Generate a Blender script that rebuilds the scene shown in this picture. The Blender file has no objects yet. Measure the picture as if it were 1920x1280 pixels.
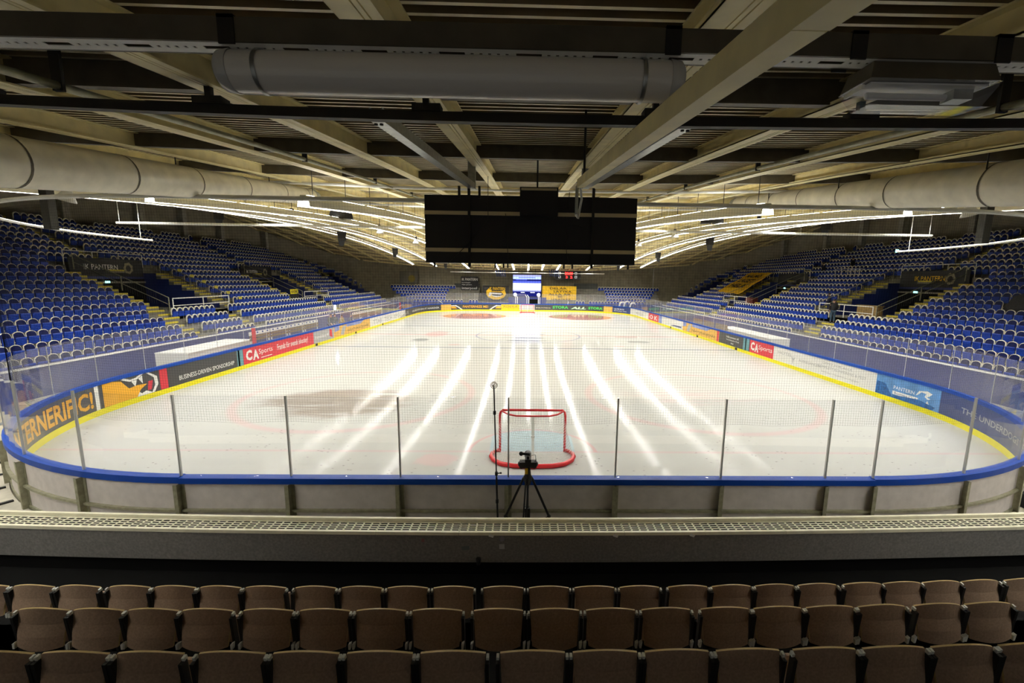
import bpy, math, random
from math import sin, cos, pi, radians, sqrt, atan2
from mathutils import Vector, Matrix, Euler
random.seed(7)
SC = bpy.context.scene
COL = SC.collection

# ------------------------------------------------------------------ helpers
class MB:
    """collects faces; build() links them as ONE mesh object"""
    def __init__(s): s.v = []; s.f = []; s.m = []; s.sm = []
    def add(s, vs, fs, mat=0, smooth=False):
        b = len(s.v); s.v += [tuple(p) for p in vs]
        for f in fs:
            s.f.append(tuple(b + i for i in f)); s.m.append(mat); s.sm.append(smooth)
    def quad(s, a, b, c, d, mat=0): s.add([a, b, c, d], [(0, 1, 2, 3)], mat)
    def box(s, c, d, rot=None, mat=0):
        hx, hy, hz = d[0] / 2, d[1] / 2, d[2] / 2
        P = [Vector((x, y, z)) for x in (-hx, hx) for y in (-hy, hy) for z in (-hz, hz)]
        if rot is not None:
            R = Euler(rot).to_matrix() if not isinstance(rot, Matrix) else rot
            P = [R @ p for p in P]
        c = Vector(c)
        s.add([p + c for p in P], [(0, 1, 3, 2), (4, 6, 7, 5), (0, 4, 5, 1), (2, 3, 7, 6), (0, 2, 6, 4), (1, 5, 7, 3)], mat)
    def b2(s, x0, x1, y0, y1, z0, z1, mat=0):
        s.box(((x0 + x1) / 2, (y0 + y1) / 2, (z0 + z1) / 2), (abs(x1 - x0), abs(y1 - y0), abs(z1 - z0)), None, mat)
    def hexa(s, bot, top, mat=0):
        n = len(bot)
        s.add(list(bot) + list(top), [tuple(range(n))[::-1], tuple(range(n, 2 * n))] + [(i, (i + 1) % n, n + (i + 1) % n, n + i) for i in range(n)], mat)
    def tube(s, path, r, n=8, mat=0, cap=True, closed=False, smooth=True):
        P = [Vector(p) for p in path]; N = len(P)
        rr = r if isinstance(r, (list, tuple)) else [r] * N
        T = []
        for i in range(N):
            a = P[i - 1] if (i > 0 or closed) else P[i]; b = P[(i + 1) % N] if (i < N - 1 or closed) else P[i]
            t = (b - a); T.append(t.normalized() if t.length > 1e-9 else Vector((0, 0, 1)))
        up = Vector((0, 0, 1)) if abs(T[0].z) < .9 else Vector((1, 0, 0))
        u = T[0].cross(up).normalized(); vs = []
        for i in range(N):
            u = (u - T[i] * u.dot(T[i])); u = u.normalized() if u.length > 1e-6 else T[i].orthogonal().normalized()
            w = T[i].cross(u)
            for k in range(n):
                a = 2 * pi * k / n + pi / n
                vs.append(P[i] + (u * cos(a) + w * sin(a)) * rr[i])
        fs = []
        for i in range(N if closed else N - 1):
            j = (i + 1) % N
            for k in range(n): fs.append((i * n + k, i * n + (k + 1) % n, j * n + (k + 1) % n, j * n + k))
        s.add(vs, fs, mat, smooth)
        if cap and not closed:
            s.add(vs[:n], [tuple(range(n))[::-1]], mat); s.add(vs[-n:], [tuple(range(n))], mat)
    def lathe(s, prof, c=(0, 0, 0), n=16, axis='z', mat=0, smooth=True, rot=None):
        vs = []; c = Vector(c)
        for (r, h) in prof:
            for k in range(n):
                a = 2 * pi * k / n
                p = Vector((r * cos(a), r * sin(a), h)) if axis == 'z' else (Vector((h, r * cos(a), r * sin(a))) if axis == 'x' else Vector((r * sin(a), h, r * cos(a))))
                if rot is not None: p = rot @ p
                vs.append(c + p)
        fs = [(i * n + k, i * n + (k + 1) % n, (i + 1) * n + (k + 1) % n, (i + 1) * n + k) for i in range(len(prof) - 1) for k in range(n)]
        s.add(vs, fs, mat, smooth)
    def ball(s, c, r, n=12, mat=0, sc=(1, 1, 1)):
        pr = [(max(1e-4, sin(pi * i / n * 1.0)) , -cos(pi * i / n)) for i in range(n + 1)]
        vs = []; c = Vector(c)
        for (a, h) in pr:
            for k in range(n):
                t = 2 * pi * k / n; vs.append(c + Vector((a * cos(t) * r * sc[0], a * sin(t) * r * sc[1], h * r * sc[2])))
        s.add(vs, [(i * n + k, i * n + (k + 1) % n, (i + 1) * n + (k + 1) % n, (i + 1) * n + k) for i in range(n) for k in range(n)], mat, True)
    def mesh(s, name, mats):
        me = bpy.data.meshes.new(name); me.from_pydata(s.v, [], s.f)
        if not isinstance(mats, (list, tuple)): mats = [mats]
        for m in mats: me.materials.append(m)
        me.polygons.foreach_set('material_index', s.m); me.polygons.foreach_set('use_smooth', s.sm)
        me.update(); return me
    def build(s, name, mats, parent=None, loc=None):
        o = bpy.data.objects.new(name, s.mesh(name, mats)); COL.objects.link(o)
        if parent is not None: o.parent = parent
        if loc is not None: o.location = loc
        return o

def tag(o, label, cat, group=None, kind=None):
    o['label'] = label; o['category'] = cat
    if group: o['group'] = group
    if kind: o['kind'] = kind
    return o
def thing(name, label, cat, loc=(0, 0, 0), rz=0, group=None):
    o = bpy.data.objects.new(name, None); COL.objects.link(o); o.location = loc; o.rotation_euler = (0, 0, rz)
    o.empty_display_size = .1
    return tag(o, label, cat, group)
def struct(name, mb, mats):
    o = mb.build(name, mats); o['kind'] = 'structure'; return o
def copy_thing(src, loc, rz, label, group=None):
    r = src.copy(); COL.objects.link(r); r.location = loc; r.rotation_euler = (0, 0, rz); r['label'] = label
    if group: r['group'] = group
    for ch in src.children:
        c = ch.copy(); COL.objects.link(c); c.parent = r
        for g in ch.children:
            d = g.copy(); COL.objects.link(d); d.parent = c
    return r
ORD = 'first second third fourth fifth sixth seventh eighth ninth tenth eleventh twelfth thirteenth fourteenth fifteenth sixteenth seventeenth eighteenth nineteenth'.split()
TENS = {2: 'twent', 3: 'thirt', 4: 'fort', 5: 'fift', 6: 'sixt', 7: 'sevent', 8: 'eight'}
def ordw(n):
    if n < 20: return ORD[n - 1]
    t, u = divmod(n, 10)
    return TENS[t] + ('ieth' if u == 0 else 'y-' + ORD[u - 1])

def text2d(txt, w, h, bold=0.0, italic=0.0):
    """flat lettering fitted in a w x h box -> (verts2d, faces)"""
    cu = bpy.data.curves.new('lettering', 'FONT'); cu.body = txt; cu.size = 1; cu.offset = bold; cu.shear = italic; cu.resolution_u = 2
    o = bpy.data.objects.new('lettering', cu); me = bpy.data.meshes.new_from_object(o)
    V = [(v.co.x, v.co.y) for v in me.vertices]; F = [tuple(p.vertices) for p in me.polygons]
    bpy.data.objects.remove(o); bpy.data.curves.remove(cu); bpy.data.meshes.remove(me)
    x0 = min(v[0] for v in V); x1 = max(v[0] for v in V); y0 = min(v[1] for v in V); y1 = max(v[1] for v in V)
    return [((a - x0) / (x1 - x0) * w, (b - y0) / (y1 - y0) * h) for a, b in V], F

# ------------------------------------------------------------------ materials
MATS = {}
def mat(name, col, rough=.6, metal=0, noise=0, nscale=8, spec=.5, emit=None, estr=0, bump=0):
    if name in MATS: return MATS[name]
    m = bpy.data.materials.new(name); m.use_nodes = True; nt = m.node_tree; b = nt.nodes['Principled BSDF']
    col = tuple(col) + (1,)
    b.inputs['Base Color'].default_value = col; b.inputs['Roughness'].default_value = rough; b.inputs['Metallic'].default_value = metal
    b.inputs['Specular IOR Level'].default_value = spec
    if noise or bump:
        tc = nt.nodes.new('ShaderNodeTexCoord'); nz = nt.nodes.new('ShaderNodeTexNoise'); nz.inputs['Scale'].default_value = nscale; nz.inputs['Detail'].default_value = 5
        nt.links.new(tc.outputs['Object'], nz.inputs['Vector'])
        if noise:
            mr = nt.nodes.new('ShaderNodeMapRange'); mr.inputs[1].default_value = .3; mr.inputs[2].default_value = .7; mr.inputs[3].default_value = 1 - noise; mr.inputs[4].default_value = 1 + noise
            mx = nt.nodes.new('ShaderNodeMix'); mx.data_type = 'RGBA'; mx.blend_type = 'MULTIPLY'; mx.inputs[0].default_value = 1; mx.inputs[6].default_value = col
            nt.links.new(nz.outputs['Fac'], mr.inputs[0]); nt.links.new(mr.outputs[0], mx.inputs[7]); nt.links.new(mx.outputs[2], b.inputs['Base Color'])
        if bump:
            bp = nt.nodes.new('ShaderNodeBump'); bp.inputs['Strength'].default_value = bump; bp.inputs['Distance'].default_value = .01
            nt.links.new(nz.outputs['Fac'], bp.inputs['Height']); nt.links.new(bp.outputs[0], b.inputs['Normal'])
    if emit: b.inputs['Emission Color'].default_value = tuple(emit) + (1,); b.inputs['Emission Strength'].default_value = estr
    MATS[name] = m; return m
def srgb(r, g, b):
    f = lambda c: (c / 255 / 12.92) if c / 255 <= .04045 else ((c / 255 + .055) / 1.055) ** 2.4
    return (f(r), f(g), f(b))

M_cream = mat('cream_paint', (.80, .70, .37), .5, noise=.12, nscale=5)
M_deck = mat('cream_deck_sheet', (.88, .80, .55), .42, noise=.15, nscale=3)
M_deckshade = mat('shaded_deck_recess', (.22, .165, .085), .7, noise=.2, nscale=3)  # darker than the deck sheet: shade of the recesses put into the colour
M_darksteel = mat('dark_steel', (.012, .011, .009), .6)
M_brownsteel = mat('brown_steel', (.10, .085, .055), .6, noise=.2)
M_galv = mat('galvanised_steel', (.42, .44, .43), .38, metal=.75, noise=.15, nscale=20)
M_alu = mat('aluminium', (.62, .63, .62), .35, metal=.6)
M_whitemetal = mat('white_metal', (.88, .88, .84), .45, noise=.06, nscale=10)
M_duct = mat('duct_sheet', (.86, .82, .68), .42, metal=.15, noise=.12, nscale=4)
M_blackplastic = mat('black_plastic', (.008, .008, .009), .5)
M_rubber = mat('black_rubber', (.012, .012, .012), .8)
M_blueseat = mat('blue_seat_plastic', (.008, .05, .42), .45, noise=.1, nscale=3)
M_bluedark = mat('blue_back_plastic', (.004, .009, .075), .55, spec=.15)
M_creamtube = mat('cream_tube', (.92, .87, .70), .4)
M_wood = mat('seat_plywood', (.36, .245, .165), .5, noise=.18, nscale=60)
M_woodedge = mat('plywood_edge', (.55, .40, .16), .5)
M_bracket = mat('pale_bracket', (.72, .72, .66), .4)
M_concrete = mat('concrete', (.36, .34, .27), .85, noise=.22, nscale=2.5, bump=.2)
M_floorslab = mat('floor_slab', (.40, .37, .27), .7, noise=.2, nscale=1.3)
M_stand = mat('stand_concrete', (.20, .19, .155), .85, noise=.25, nscale=2)
M_wallsheet = mat('wall_sheet', (.27, .245, .17), .75, noise=.18, nscale=1.5)
M_bluewall = mat('blue_wall', (.012, .022, .15), .5, noise=.08)
M_bluecap = mat('blue_cap', (.001, .048, .33), .5, spec=.25)
M_yellow = mat('yellow_plastic', (.86, .78, .01), .35)
M_stepyellow = mat('step_yellow', (.62, .52, .05), .7)
M_boardback = mat('board_back', (.62, .57, .54), .55, noise=.08, nscale=6)
M_boardwhite = mat('board_white', (.78, .78, .76), .4)
M_postolive = mat('galv_post', (.33, .32, .22), .5, metal=.3, noise=.2, nscale=12)
M_parapet = mat('parapet_dark', (.20, .19, .175), .8, noise=.2, nscale=30)
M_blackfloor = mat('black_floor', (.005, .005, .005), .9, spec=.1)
M_grating = mat('grating_cream', (.86, .82, .62), .45, noise=.08)
M_red = mat('red_paint', (.62, .012, .02), .35)
M_net = mat('white_net', (.82, .83, .8), .8)
M_cord = mat('net_cord', (.008, .008, .009), .9, spec=0)
M_skin = mat('skin', (.55, .32, .22), .5)
M_jacket = mat('black_jacket', (.008, .008, .01), .8)
M_navy = mat('navy_cloth', (.008, .012, .05), .8)
M_jeans = mat('jeans', (.05, .09, .14), .8)
M_hair = mat('hair', (.04, .025, .015), .7)
M_white = mat('white_print', (.85, .85, .83), .5)
M_orange = mat('orange_print', (.80, .40, .02), .5)
M_amber = mat('amber_print', (.75, .45, .10), .5, noise=.1, nscale=3)
M_dark = mat('charcoal_print', (.045, .045, .048), .4)
M_adred = mat('red_print', (.62, .03, .05), .4)
M_green = mat('green_print', (.06, .60, .08), .5)
M_palegreen = mat('pale_green_print', (.55, .85, .50), .5)
M_grey = mat('grey_print', (.42, .42, .43), .5)
M_adnavy = mat('navy_print', (.02, .04, .17), .4)
M_banner = mat('black_banner', (.010, .010, .011), .7)
M_bannergold = mat('gold_cloth', (.82, .50, .01), .7, noise=.15, nscale=4)
M_tan = mat('tan_strip', (.75, .64, .40), .5)
M_teal = mat('teal_print', (.12, .30, .36), .4)
M_lens = mat('clear_lens', (.62, .62, .60), .2)
M_clubblue = mat('club_blue_print', (.10, .27, .60), .5, noise=.3, nscale=1.5)
M_kerb = mat('kerb_plate', (.50, .47, .38), .7, noise=.2, nscale=3)
M_sky = mat('sky_print', (.26, .32, .62), .5, noise=.2, nscale=2)
M_plank = mat('bench_plank', (.20, .13, .045), .6, noise=.2, nscale=12)

def glass_mat(name, tint, haze):
    m = bpy.data.materials.new(name); m.use_nodes = True; nt = m.node_tree; nt.nodes.clear()
    out = nt.nodes.new('ShaderNodeOutputMaterial'); tr = nt.nodes.new('ShaderNodeBsdfTransparent'); tr.inputs[0].default_value = tint + (1,)
    gl = nt.nodes.new('ShaderNodeBsdfGlossy'); gl.inputs['Roughness'].default_value = .03; gl.inputs[0].default_value = (1, 1, 1, 1)
    df = nt.nodes.new('ShaderNodeBsdfDiffuse'); df.inputs[0].default_value = (.8, .8, .85, 1)
    lw = nt.nodes.new('ShaderNodeLayerWeight'); lw.inputs[0].default_value = .5
    pw = nt.nodes.new('ShaderNodeMath'); pw.operation = 'POWER'; pw.inputs[1].default_value = 5; nt.links.new(lw.outputs['Facing'], pw.inputs[0])
    fr = nt.nodes.new('ShaderNodeMath'); fr.operation = 'MULTIPLY_ADD'; fr.inputs[1].default_value = .85; fr.inputs[2].default_value = .022; nt.links.new(pw.outputs[0], fr.inputs[0])
    m1 = nt.nodes.new('ShaderNodeMixShader'); m1.inputs[0].default_value = haze
    m2 = nt.nodes.new('ShaderNodeMixShader')
    nt.links.new(tr.outputs[0], m1.inputs[1]); nt.links.new(df.outputs[0], m1.inputs[2])
    nt.links.new(fr.outputs[0], m2.inputs[0]); nt.links.new(m1.outputs[0], m2.inputs[1]); nt.links.new(gl.outputs[0], m2.inputs[2])
    nt.links.new(m2.outputs[0], out.inputs[0]); return m
M_glass = glass_mat('rink_glass', (.97, .975, .98), .012)
M_sideglass = glass_mat('worn_rink_glass', (.95, .955, .97), .05)
def emat(name, col, s):
    m = bpy.data.materials.new(name); m.use_nodes = True; nt = m.node_tree; nt.nodes.clear()
    out = nt.nodes.new('ShaderNodeOutputMaterial'); e = nt.nodes.new('ShaderNodeEmission'); e.inputs[0].default_value = tuple(col) + (1,); e.inputs[1].default_value = s
    nt.links.new(e.outputs[0], out.inputs[0]); return m
TUBE_E = 122
M_tube = emat('fluorescent_tube_glow', (1, .985, .93), TUBE_E)
M_rooffill = emat('added_roof_fill_glow', (1, .97, .88), 18)  # glow added out of sight to brighten the roof
M_spot = emat('video_light_glow', (.9, .92, 1), 60)
M_exit = emat('exit_sign_glow', (.35, .9, .85), 2.5)
M_reddigit = emat('red_digit_glow', (1, .03, .03), 2.2)
M_whitedigit = emat('clock_lamp_glow', (.9, .9, .85), .9)

# ------------------------------------------------------------------ roof surface (saddle): height of the deck
def zd(x, y):
    t = y - 30.5
    return 8.7 + .0034 * x * x - ((.0018 if t < 0 else .0015) + 1.3e-6 * x * x) * t * t
# ------------------------------------------------------------------ rink outline, clockwise from behind the near goal
RL = [('l', 6.5, (0, 0), (-1, 0)), ('a', 13.3518, (-6.5, 8.5), -90), ('l', 43, (-15, 8.5), (0, 1)), ('a', 13.3518, (-6.5, 51.5), 180),
      ('l', 13, (-6.5, 60), (1, 0)), ('a', 13.3518, (6.5, 51.5), 90), ('l', 43, (15, 51.5), (0, -1)), ('a', 13.3518, (6.5, 8.5), 0), ('l', 6.5, (6.5, 0), (-1, 0))]
PERIM = sum(r[1] for r in RL)
def rink(s, off=0):
    """point on the boards at arc length s, off metres outward -> x, y, outward normal"""
    s = s % PERIM
    for k, L, p, d in RL:
        if s <= L + 1e-9:
            if k == 'l':
                n = (-d[1], d[0]) if True else None
                # travelling clockwise: outward is to the left of travel
                return p[0] + d[0] * s + n[0] * off, p[1] + d[1] * s + n[1] * off, n
            a = radians(d - s / 8.5 * 180 / pi); n = (cos(a), sin(a))
            return p[0] + (8.5 + off) * n[0], p[1] + (8.5 + off) * n[1], n
        s -= L
def rs(s0, s1, step=.4):
    n = max(1, int(math.ceil((s1 - s0) / step)))
    pts = {s0 + (s1 - s0) * i / n for i in range(n + 1)}
    return sorted(pts)
def strip(mb, s0, s1, o0, o1, z0, z1, mat=0, step=.4):
    S = rs(s0, s1, step); vs = []
    for s in S:
        a = rink(s, o0); b = rink(s, o1)
        vs += [(a[0], a[1], z0), (b[0], b[1], z0), (b[0], b[1], z1), (a[0], a[1], z1)]
    fs = []
    for i in range(len(S) - 1):
        p, q = i * 4, i * 4 + 4
        fs += [(p, p + 1, q + 1, q), (p + 1, p + 2, q + 2, q + 1), (p + 2, p + 3, q + 3, q + 2), (p + 3, p, q, q + 3)]
    e = (len(S) - 1) * 4
    fs += [(0, 3, 2, 1), (e, e + 1, e + 2, e + 3)]
    mb.add(vs, fs, mat)
def sL(y): return 19.8518 + (y - 8.5)
def sF(x): return 76.2036 + (x + 6.5)
def sR(y): return 102.5554 + (51.5 - y)
# ------------------------------------------------------------------ camera (16 mm lens, slightly shifted frame)
cam_d = bpy.data.cameras.new('camera'); cam = bpy.data.objects.new('camera', cam_d); COL.objects.link(cam); SC.camera = cam
CC = Vector((-.2226, -7.6758, 4.8113)); FPX, SX, SY = 810.5, 43.02, 8.89
_yaw, _pit, _roll = .0222, -.1515, .0134
_F = Vector((sin(_yaw) * cos(_pit), cos(_yaw) * cos(_pit), sin(_pit))); _R = Vector((cos(_yaw), -sin(_yaw), 0)); _U = _R.cross(_F)
CR = _R * cos(_roll) + _U * sin(_roll); CU = -_R * sin(_roll) + _U * cos(_roll); CF = _F
M = Matrix.Identity(4)
for i in range(3): M[i][0], M[i][1], M[i][2], M[i][3] = CR[i], CU[i], -CF[i], CC[i]
cam.matrix_world = M
cam_d.sensor_width = 36; cam_d.sensor_fit = 'HORIZONTAL'; cam_d.lens = FPX * 36 / 1920
cam_d.shift_x = -SX / 1920; cam_d.shift_y = SY / 1920; cam_d.clip_start = .05; cam_d.clip_end = 400
def proj(p):
    d = Vector(p) - CC; z = d.dot(CF)
    return (960 + SX + FPX * d.dot(CR) / z, 640 + SY - FPX * d.dot(CU) / z, z)
def ray(u, v): return CF + CR * ((u - 960 - SX) / FPX) - CU * ((v - 640 - SY) / FPX)
def at(u, v, **k):
    """world point seen at photograph pixel u, v on the plane x=, y= or z="""
    d = ray(u, v); (a, val), = k.items(); i = 'xyz'.index(a)
    return CC + d * ((val - CC[i]) / d[i])
def s_at(u, lo, hi, z=.6):
    """arc length on the boards between lo and hi that shows at pixel column u"""
    best = None
    n = 900
    for i in range(n + 1):
        s = lo + (hi - lo) * i / n; p = rink(s); q = proj((p[0], p[1], z)); e = abs(q[0] - u)
        if best is None or e < best[0]: best = (e, s)
    return best[1]

# ------------------------------------------------------------------ ice with its painted lines
def ice_material():
    m = bpy.data.materials.new('rink_ice'); m.use_nodes = True; nt = m.node_tree; b = nt.nodes['Principled BSDF']
    tc = nt.nodes.new('ShaderNodeTexCoord'); sp = nt.nodes.new('ShaderNodeSeparateXYZ'); nt.links.new(tc.outputs['Object'], sp.inputs[0])
    X, Y = sp.outputs[0], sp.outputs[1]
    def mth(op, a, b_=None, c=None):
        n = nt.nodes.new('ShaderNodeMath'); n.operation = op
        for i, v in enumerate((a, b_, c)):
            if v is None: continue
            if isinstance(v, (int, float)): n.inputs[i].default_value = v
            else: nt.links.new(v, n.inputs[i])
        return n.outputs[0]
    def sstep(val, lo, hi):   # 1 below lo, 0 above hi
        n = nt.nodes.new('ShaderNodeMapRange'); n.interpolation_type = 'SMOOTHSTEP'; nt.links.new(val, n.inputs[0])
        n.inputs[1].default_value = lo; n.inputs[2].default_value = hi; n.inputs[3].default_value = 1; n.inputs[4].default_value = 0
        return n.outputs[0]
    def noise(scale, stretch=(1, 1, 1), det=4):
        mp = nt.nodes.new('ShaderNodeMapping'); mp.inputs['Scale'].default_value = stretch; nt.links.new(tc.outputs['Object'], mp.inputs[0])
        n = nt.nodes.new('ShaderNodeTexNoise'); n.inputs['Scale'].default_value = scale; n.inputs['Detail'].default_value = det
        nt.links.new(mp.outputs[0], n.inputs['Vector']); return n.outputs['Fac']
    def dist(cx, cy, ax=1, ay=1):
        dx = mth('DIVIDE', mth('SUBTRACT', X, cx), ax); dy = mth('DIVIDE', mth('SUBTRACT', Y, cy), ay)
        return mth('SQRT', mth('ADD', mth('MULTIPLY', dx, dx), mth('MULTIPLY', dy, dy)))
    ABX = mth('ABSOLUTE', X); MY = mth('ABSOLUTE', mth('SUBTRACT', Y, 30))     # mirrored coordinates
    def mdist(cx, cy):
        dx = mth('SUBTRACT', ABX, cx); dy = mth('SUBTRACT', MY, cy)
        return mth('SQRT', mth('ADD', mth('MULTIPLY', dx, dx), mth('MULTIPLY', dy, dy)))
    def ring(d, r, w, soft=.06): return sstep(mth('ABSOLUTE', mth('SUBTRACT', d, r)), w, w + soft)
    base = nt.nodes.new('ShaderNodeRGB'); base.outputs[0].default_value = (.48, .48, .455, 1)
    cur = [base.outputs[0]]
    def paint(mask, col, a):
        f = mth('MULTIPLY', mask, a); n = nt.nodes.new('ShaderNodeMix'); n.data_type = 'RGBA'
        nt.links.new(f, n.inputs[0]); nt.links.new(cur[0], n.inputs[6]); n.inputs[7].default_value = tuple(col) + (1,); cur[0] = n.outputs[2]
    fog = noise(.35)
    paint(fog, (.44, .445, .43), .5)
    # goal lines, blue lines, centre line
    paint(sstep(mth('ABSOLUTE', mth('SUBTRACT', MY, 26)), .04, .09), (.75, .18, .2), .14)
    paint(sstep(mth('ABSOLUTE', mth('SUBTRACT', MY, 7.14)), .12, .2), (.10, .12, .2), .55)
    paint(sstep(MY, .12, .2), (.6, .1, .12), .38)
    cc = dist(0, 30)
    paint(ring(cc, 4.5, .04, .08), (.1, .12, .3), .4)
    fo = mdist(7, 20)
    paint(ring(fo, 4.5, .04, .22), (.8, .2, .2), .15)
    far = mth('GREATER_THAN', Y, 40)
    blot = noise(.55, (1, .6, 1))
    paint(mth('MULTIPLY', far, mth('MULTIPLY', sstep(fo, 4.0, 4.3), sstep(blot, .62, .70))), (.30, .10, .08), .85)
    # crease
    cr = mdist(0, 26)
    paint(mth('MULTIPLY', mth('MULTIPLY', sstep(cr, 1.78, 1.84), sstep(ABX, 1.2, 1.24)), sstep(MY, 25.98, 26.02)), (.30, .50, .62), .5)
    paint(mth('MULTIPLY', ring(cr, 1.8, .03, .05), sstep(MY, 26, 26.02)), (.7, .2, .2), .3)
    # worn sponsor paint under the ice: broad smudges
    stre = noise(1.1, (.35, 2.2, 1), 6)
    warp = mth('MULTIPLY', mth('SUBTRACT', noise(.45), .5), 1.0)
    e1 = mth('ADD', dist(-7.6, 8.9, 3.4, 2.4), warp)
    paint(mth('MULTIPLY', sstep(e1, .62, 1.0), sstep(stre, .50, .72)), (.24, .19, .155), .72)
    e2 = mth('ADD', dist(7.0, 10.2, 3.4, 1.6), warp)
    paint(mth('MULTIPLY', sstep(e2, .5, 1.1), sstep(stre, .40, .55)), (.70, .30, .30), .20)
    e3 = mth('ADD', dist(-3.6, 9.6, .8, 1.3), warp)
    paint(mth('MULTIPLY', sstep(e3, .6, 1.0), sstep(noise(3.2, (.5, 2.5, 1), 5), .42, .52)), (.25, .26, .25), .42)
    e3 = mth('ADD', dist(-5.3, 13.2, 1.5, .8), warp)
    paint(mth('MULTIPLY', sstep(e3, .5, 1.0), sstep(noise(2.6, (.5, 2.5, 1), 5), .40, .52)), (.3, .31, .3), .35)
    # emblem patches by the blue line
    for cx, cy, ax, ay, c, a in ((-8.1, 30.6, 1.15, 2.2, (.55, .16, .16), .3), (-8.6, 26.6, .8, .9, (.1, .11, .12), .55), (8.6, 29.6, 1.3, .7, (.35, .2, .18), .35), (8.9, 26.6, 1.1, .7, (.1, .11, .12), .45),
                                 (0, 28.4, 1.7, .45, (.08, .09, .14), .6), (-.2, 26.7, 1.9, .35, (.08, .09, .14), .65), (.6, 30.9, 1.4, .3, (.1, .1, .2), .5), (-5.5, 24.2, .6, .3, (.7, .2, .2), .3), (6.8, 24.2, .5, .3, (.7, .2, .2), .3),
                                 (-4.2, 3.0, 2.6, .28, (.42, .42, .40), .30), (-8.2, 3.2, 1.4, .25, (.42, .42, .40), .22), (-2.6, 3.4, .7, .5, (.75, .35, .35), .25)):
        d = mth('ADD', dist(cx, cy, ax, ay), mth('MULTIPLY', mth('SUBTRACT', noise(2.0), .5), .9))
        paint(sstep(d, .65, 1.0), c, a)
    # puck marks and scratches near the end boards
    vo = nt.nodes.new('ShaderNodeTexVoronoi'); vo.inputs['Scale'].default_value = 4.6; mp = nt.nodes.new('ShaderNodeMapping'); mp.inputs['Scale'].default_value = (.8, 1.6, 1)
    nt.links.new(tc.outputs['Object'], mp.inputs[0]); nt.links.new(mp.outputs[0], vo.inputs['Vector'])
    spk = mth('MULTIPLY', sstep(vo.outputs['Distance'], .08, .15), mth('MULTIPLY', sstep(Y, 7.5, 10.5), sstep(mth('MULTIPLY', noise(.35), -1), -.52, -.44)))
    paint(spk, (.10, .09, .08), .7)
    nt.links.new(cur[0], b.inputs['Base Color'])
    rg = nt.nodes.new('ShaderNodeMapRange'); nt.links.new(noise(1.2, (.6, 1, 1)), rg.inputs[0]); rg.inputs[1].default_value = .3; rg.inputs[2].default_value = .7; rg.inputs[3].default_value = .08; rg.inputs[4].default_value = .12
    nt.links.new(rg.outputs[0], b.inputs['Roughness']); b.inputs['IOR'].default_value = 1.18; b.inputs['Specular IOR Level'].default_value = .10
    return m
mb = MB()
S = rs(0, PERIM - .4, .4)
mb.add([(rink(s)[0], rink(s)[1], 0) for s in S][::-1], [tuple(range(len(S)))])
struct('floor_ice', mb, ice_material())
# concrete walkway round the rink
mb = MB(); mb.b2(-41, 41, -13, 70, -.3, -.03)
struct('floor_concrete', mb, M_floorslab)
# slab joints and drain channels beside the rink
mb = MB()
for sx in (-1, 1):
    a, b = (Vector((sx * 17.2, y, -.03)) for y in (-2, 40)); mb.b2(a.x - .14, a.x + .14, -2, 40, -.03, -.018)
    for y in (3.2, 8.2): mb.b2(sx * 17.4, sx * 19.3, y - .012, y + .012, -.03, -.022, 1)
struct('floor_drain', mb, [M_galv, M_darksteel])

# ------------------------------------------------------------------ building walls
WP = [(30, -13), (34, -6), (37, 4), (39, 16), (39.8, 30), (39.6, 45), (38.5, 53), (36.5, 58), (33.5, 62.5), (30, 65.5), (26, 67.3), (22, 68.3), (0, 68.6)]
def xwall(y):
    for (x0, y0), (x1, y1) in zip(WP, WP[1:]):
        if y0 <= y <= y1: return x0 + (x1 - x0) * (y - y0) / (y1 - y0)
    return 0 if y > 60 else 30
for sx, nm in ((-1, 'wall_left'), (1, 'wall_right')):
    mb = MB()
    for (x0, y0), (x1, y1) in zip(WP[:-1], WP[1:-1]):
        n = max(1, int(sqrt((x1 - x0) ** 2 + (y1 - y0) ** 2) / 1.2))
        for i in range(n):
            a, b = i / n, (i + 1) / n; pa = (x0 + (x1 - x0) * a, y0 + (y1 - y0) * a); pb = (x0 + (x1 - x0) * b, y0 + (y1 - y0) * b)
            mb.quad((sx * pa[0], pa[1], -.1), (sx * pb[0], pb[1], -.1), (sx * pb[0], pb[1], zd(*pb) + .1), (sx * pa[0], pa[1], zd(*pa) + .1))
    struct(nm, mb, M_wallsheet)
mb = MB()
for i in range(44):
    x = -22 + i; z1, z2 = zd(x, 68.45) + .1, zd(x + 1, 68.45) + .1
    mb.quad((x, 68.45, -.1), (x + 1, 68.45, -.1), (x + 1, 68.45, z2), (x, 68.45, z1))
    mb.b2(x - .05, x + .05, 68.34, 68.45, 4, z1 - .1)
struct('wall_far', mb, M_wallsheet)
for sx in (-1, 1):
    for y in (31, 38.3, 43.7, 49, 55.6):
        x = xwall(y) - .35; mb = MB(); mb.b2(sx * (x - .3), sx * (x + .3), y - .3, y + .3, 8.4, zd(x, y))
        struct('column', mb, M_concrete)

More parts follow.
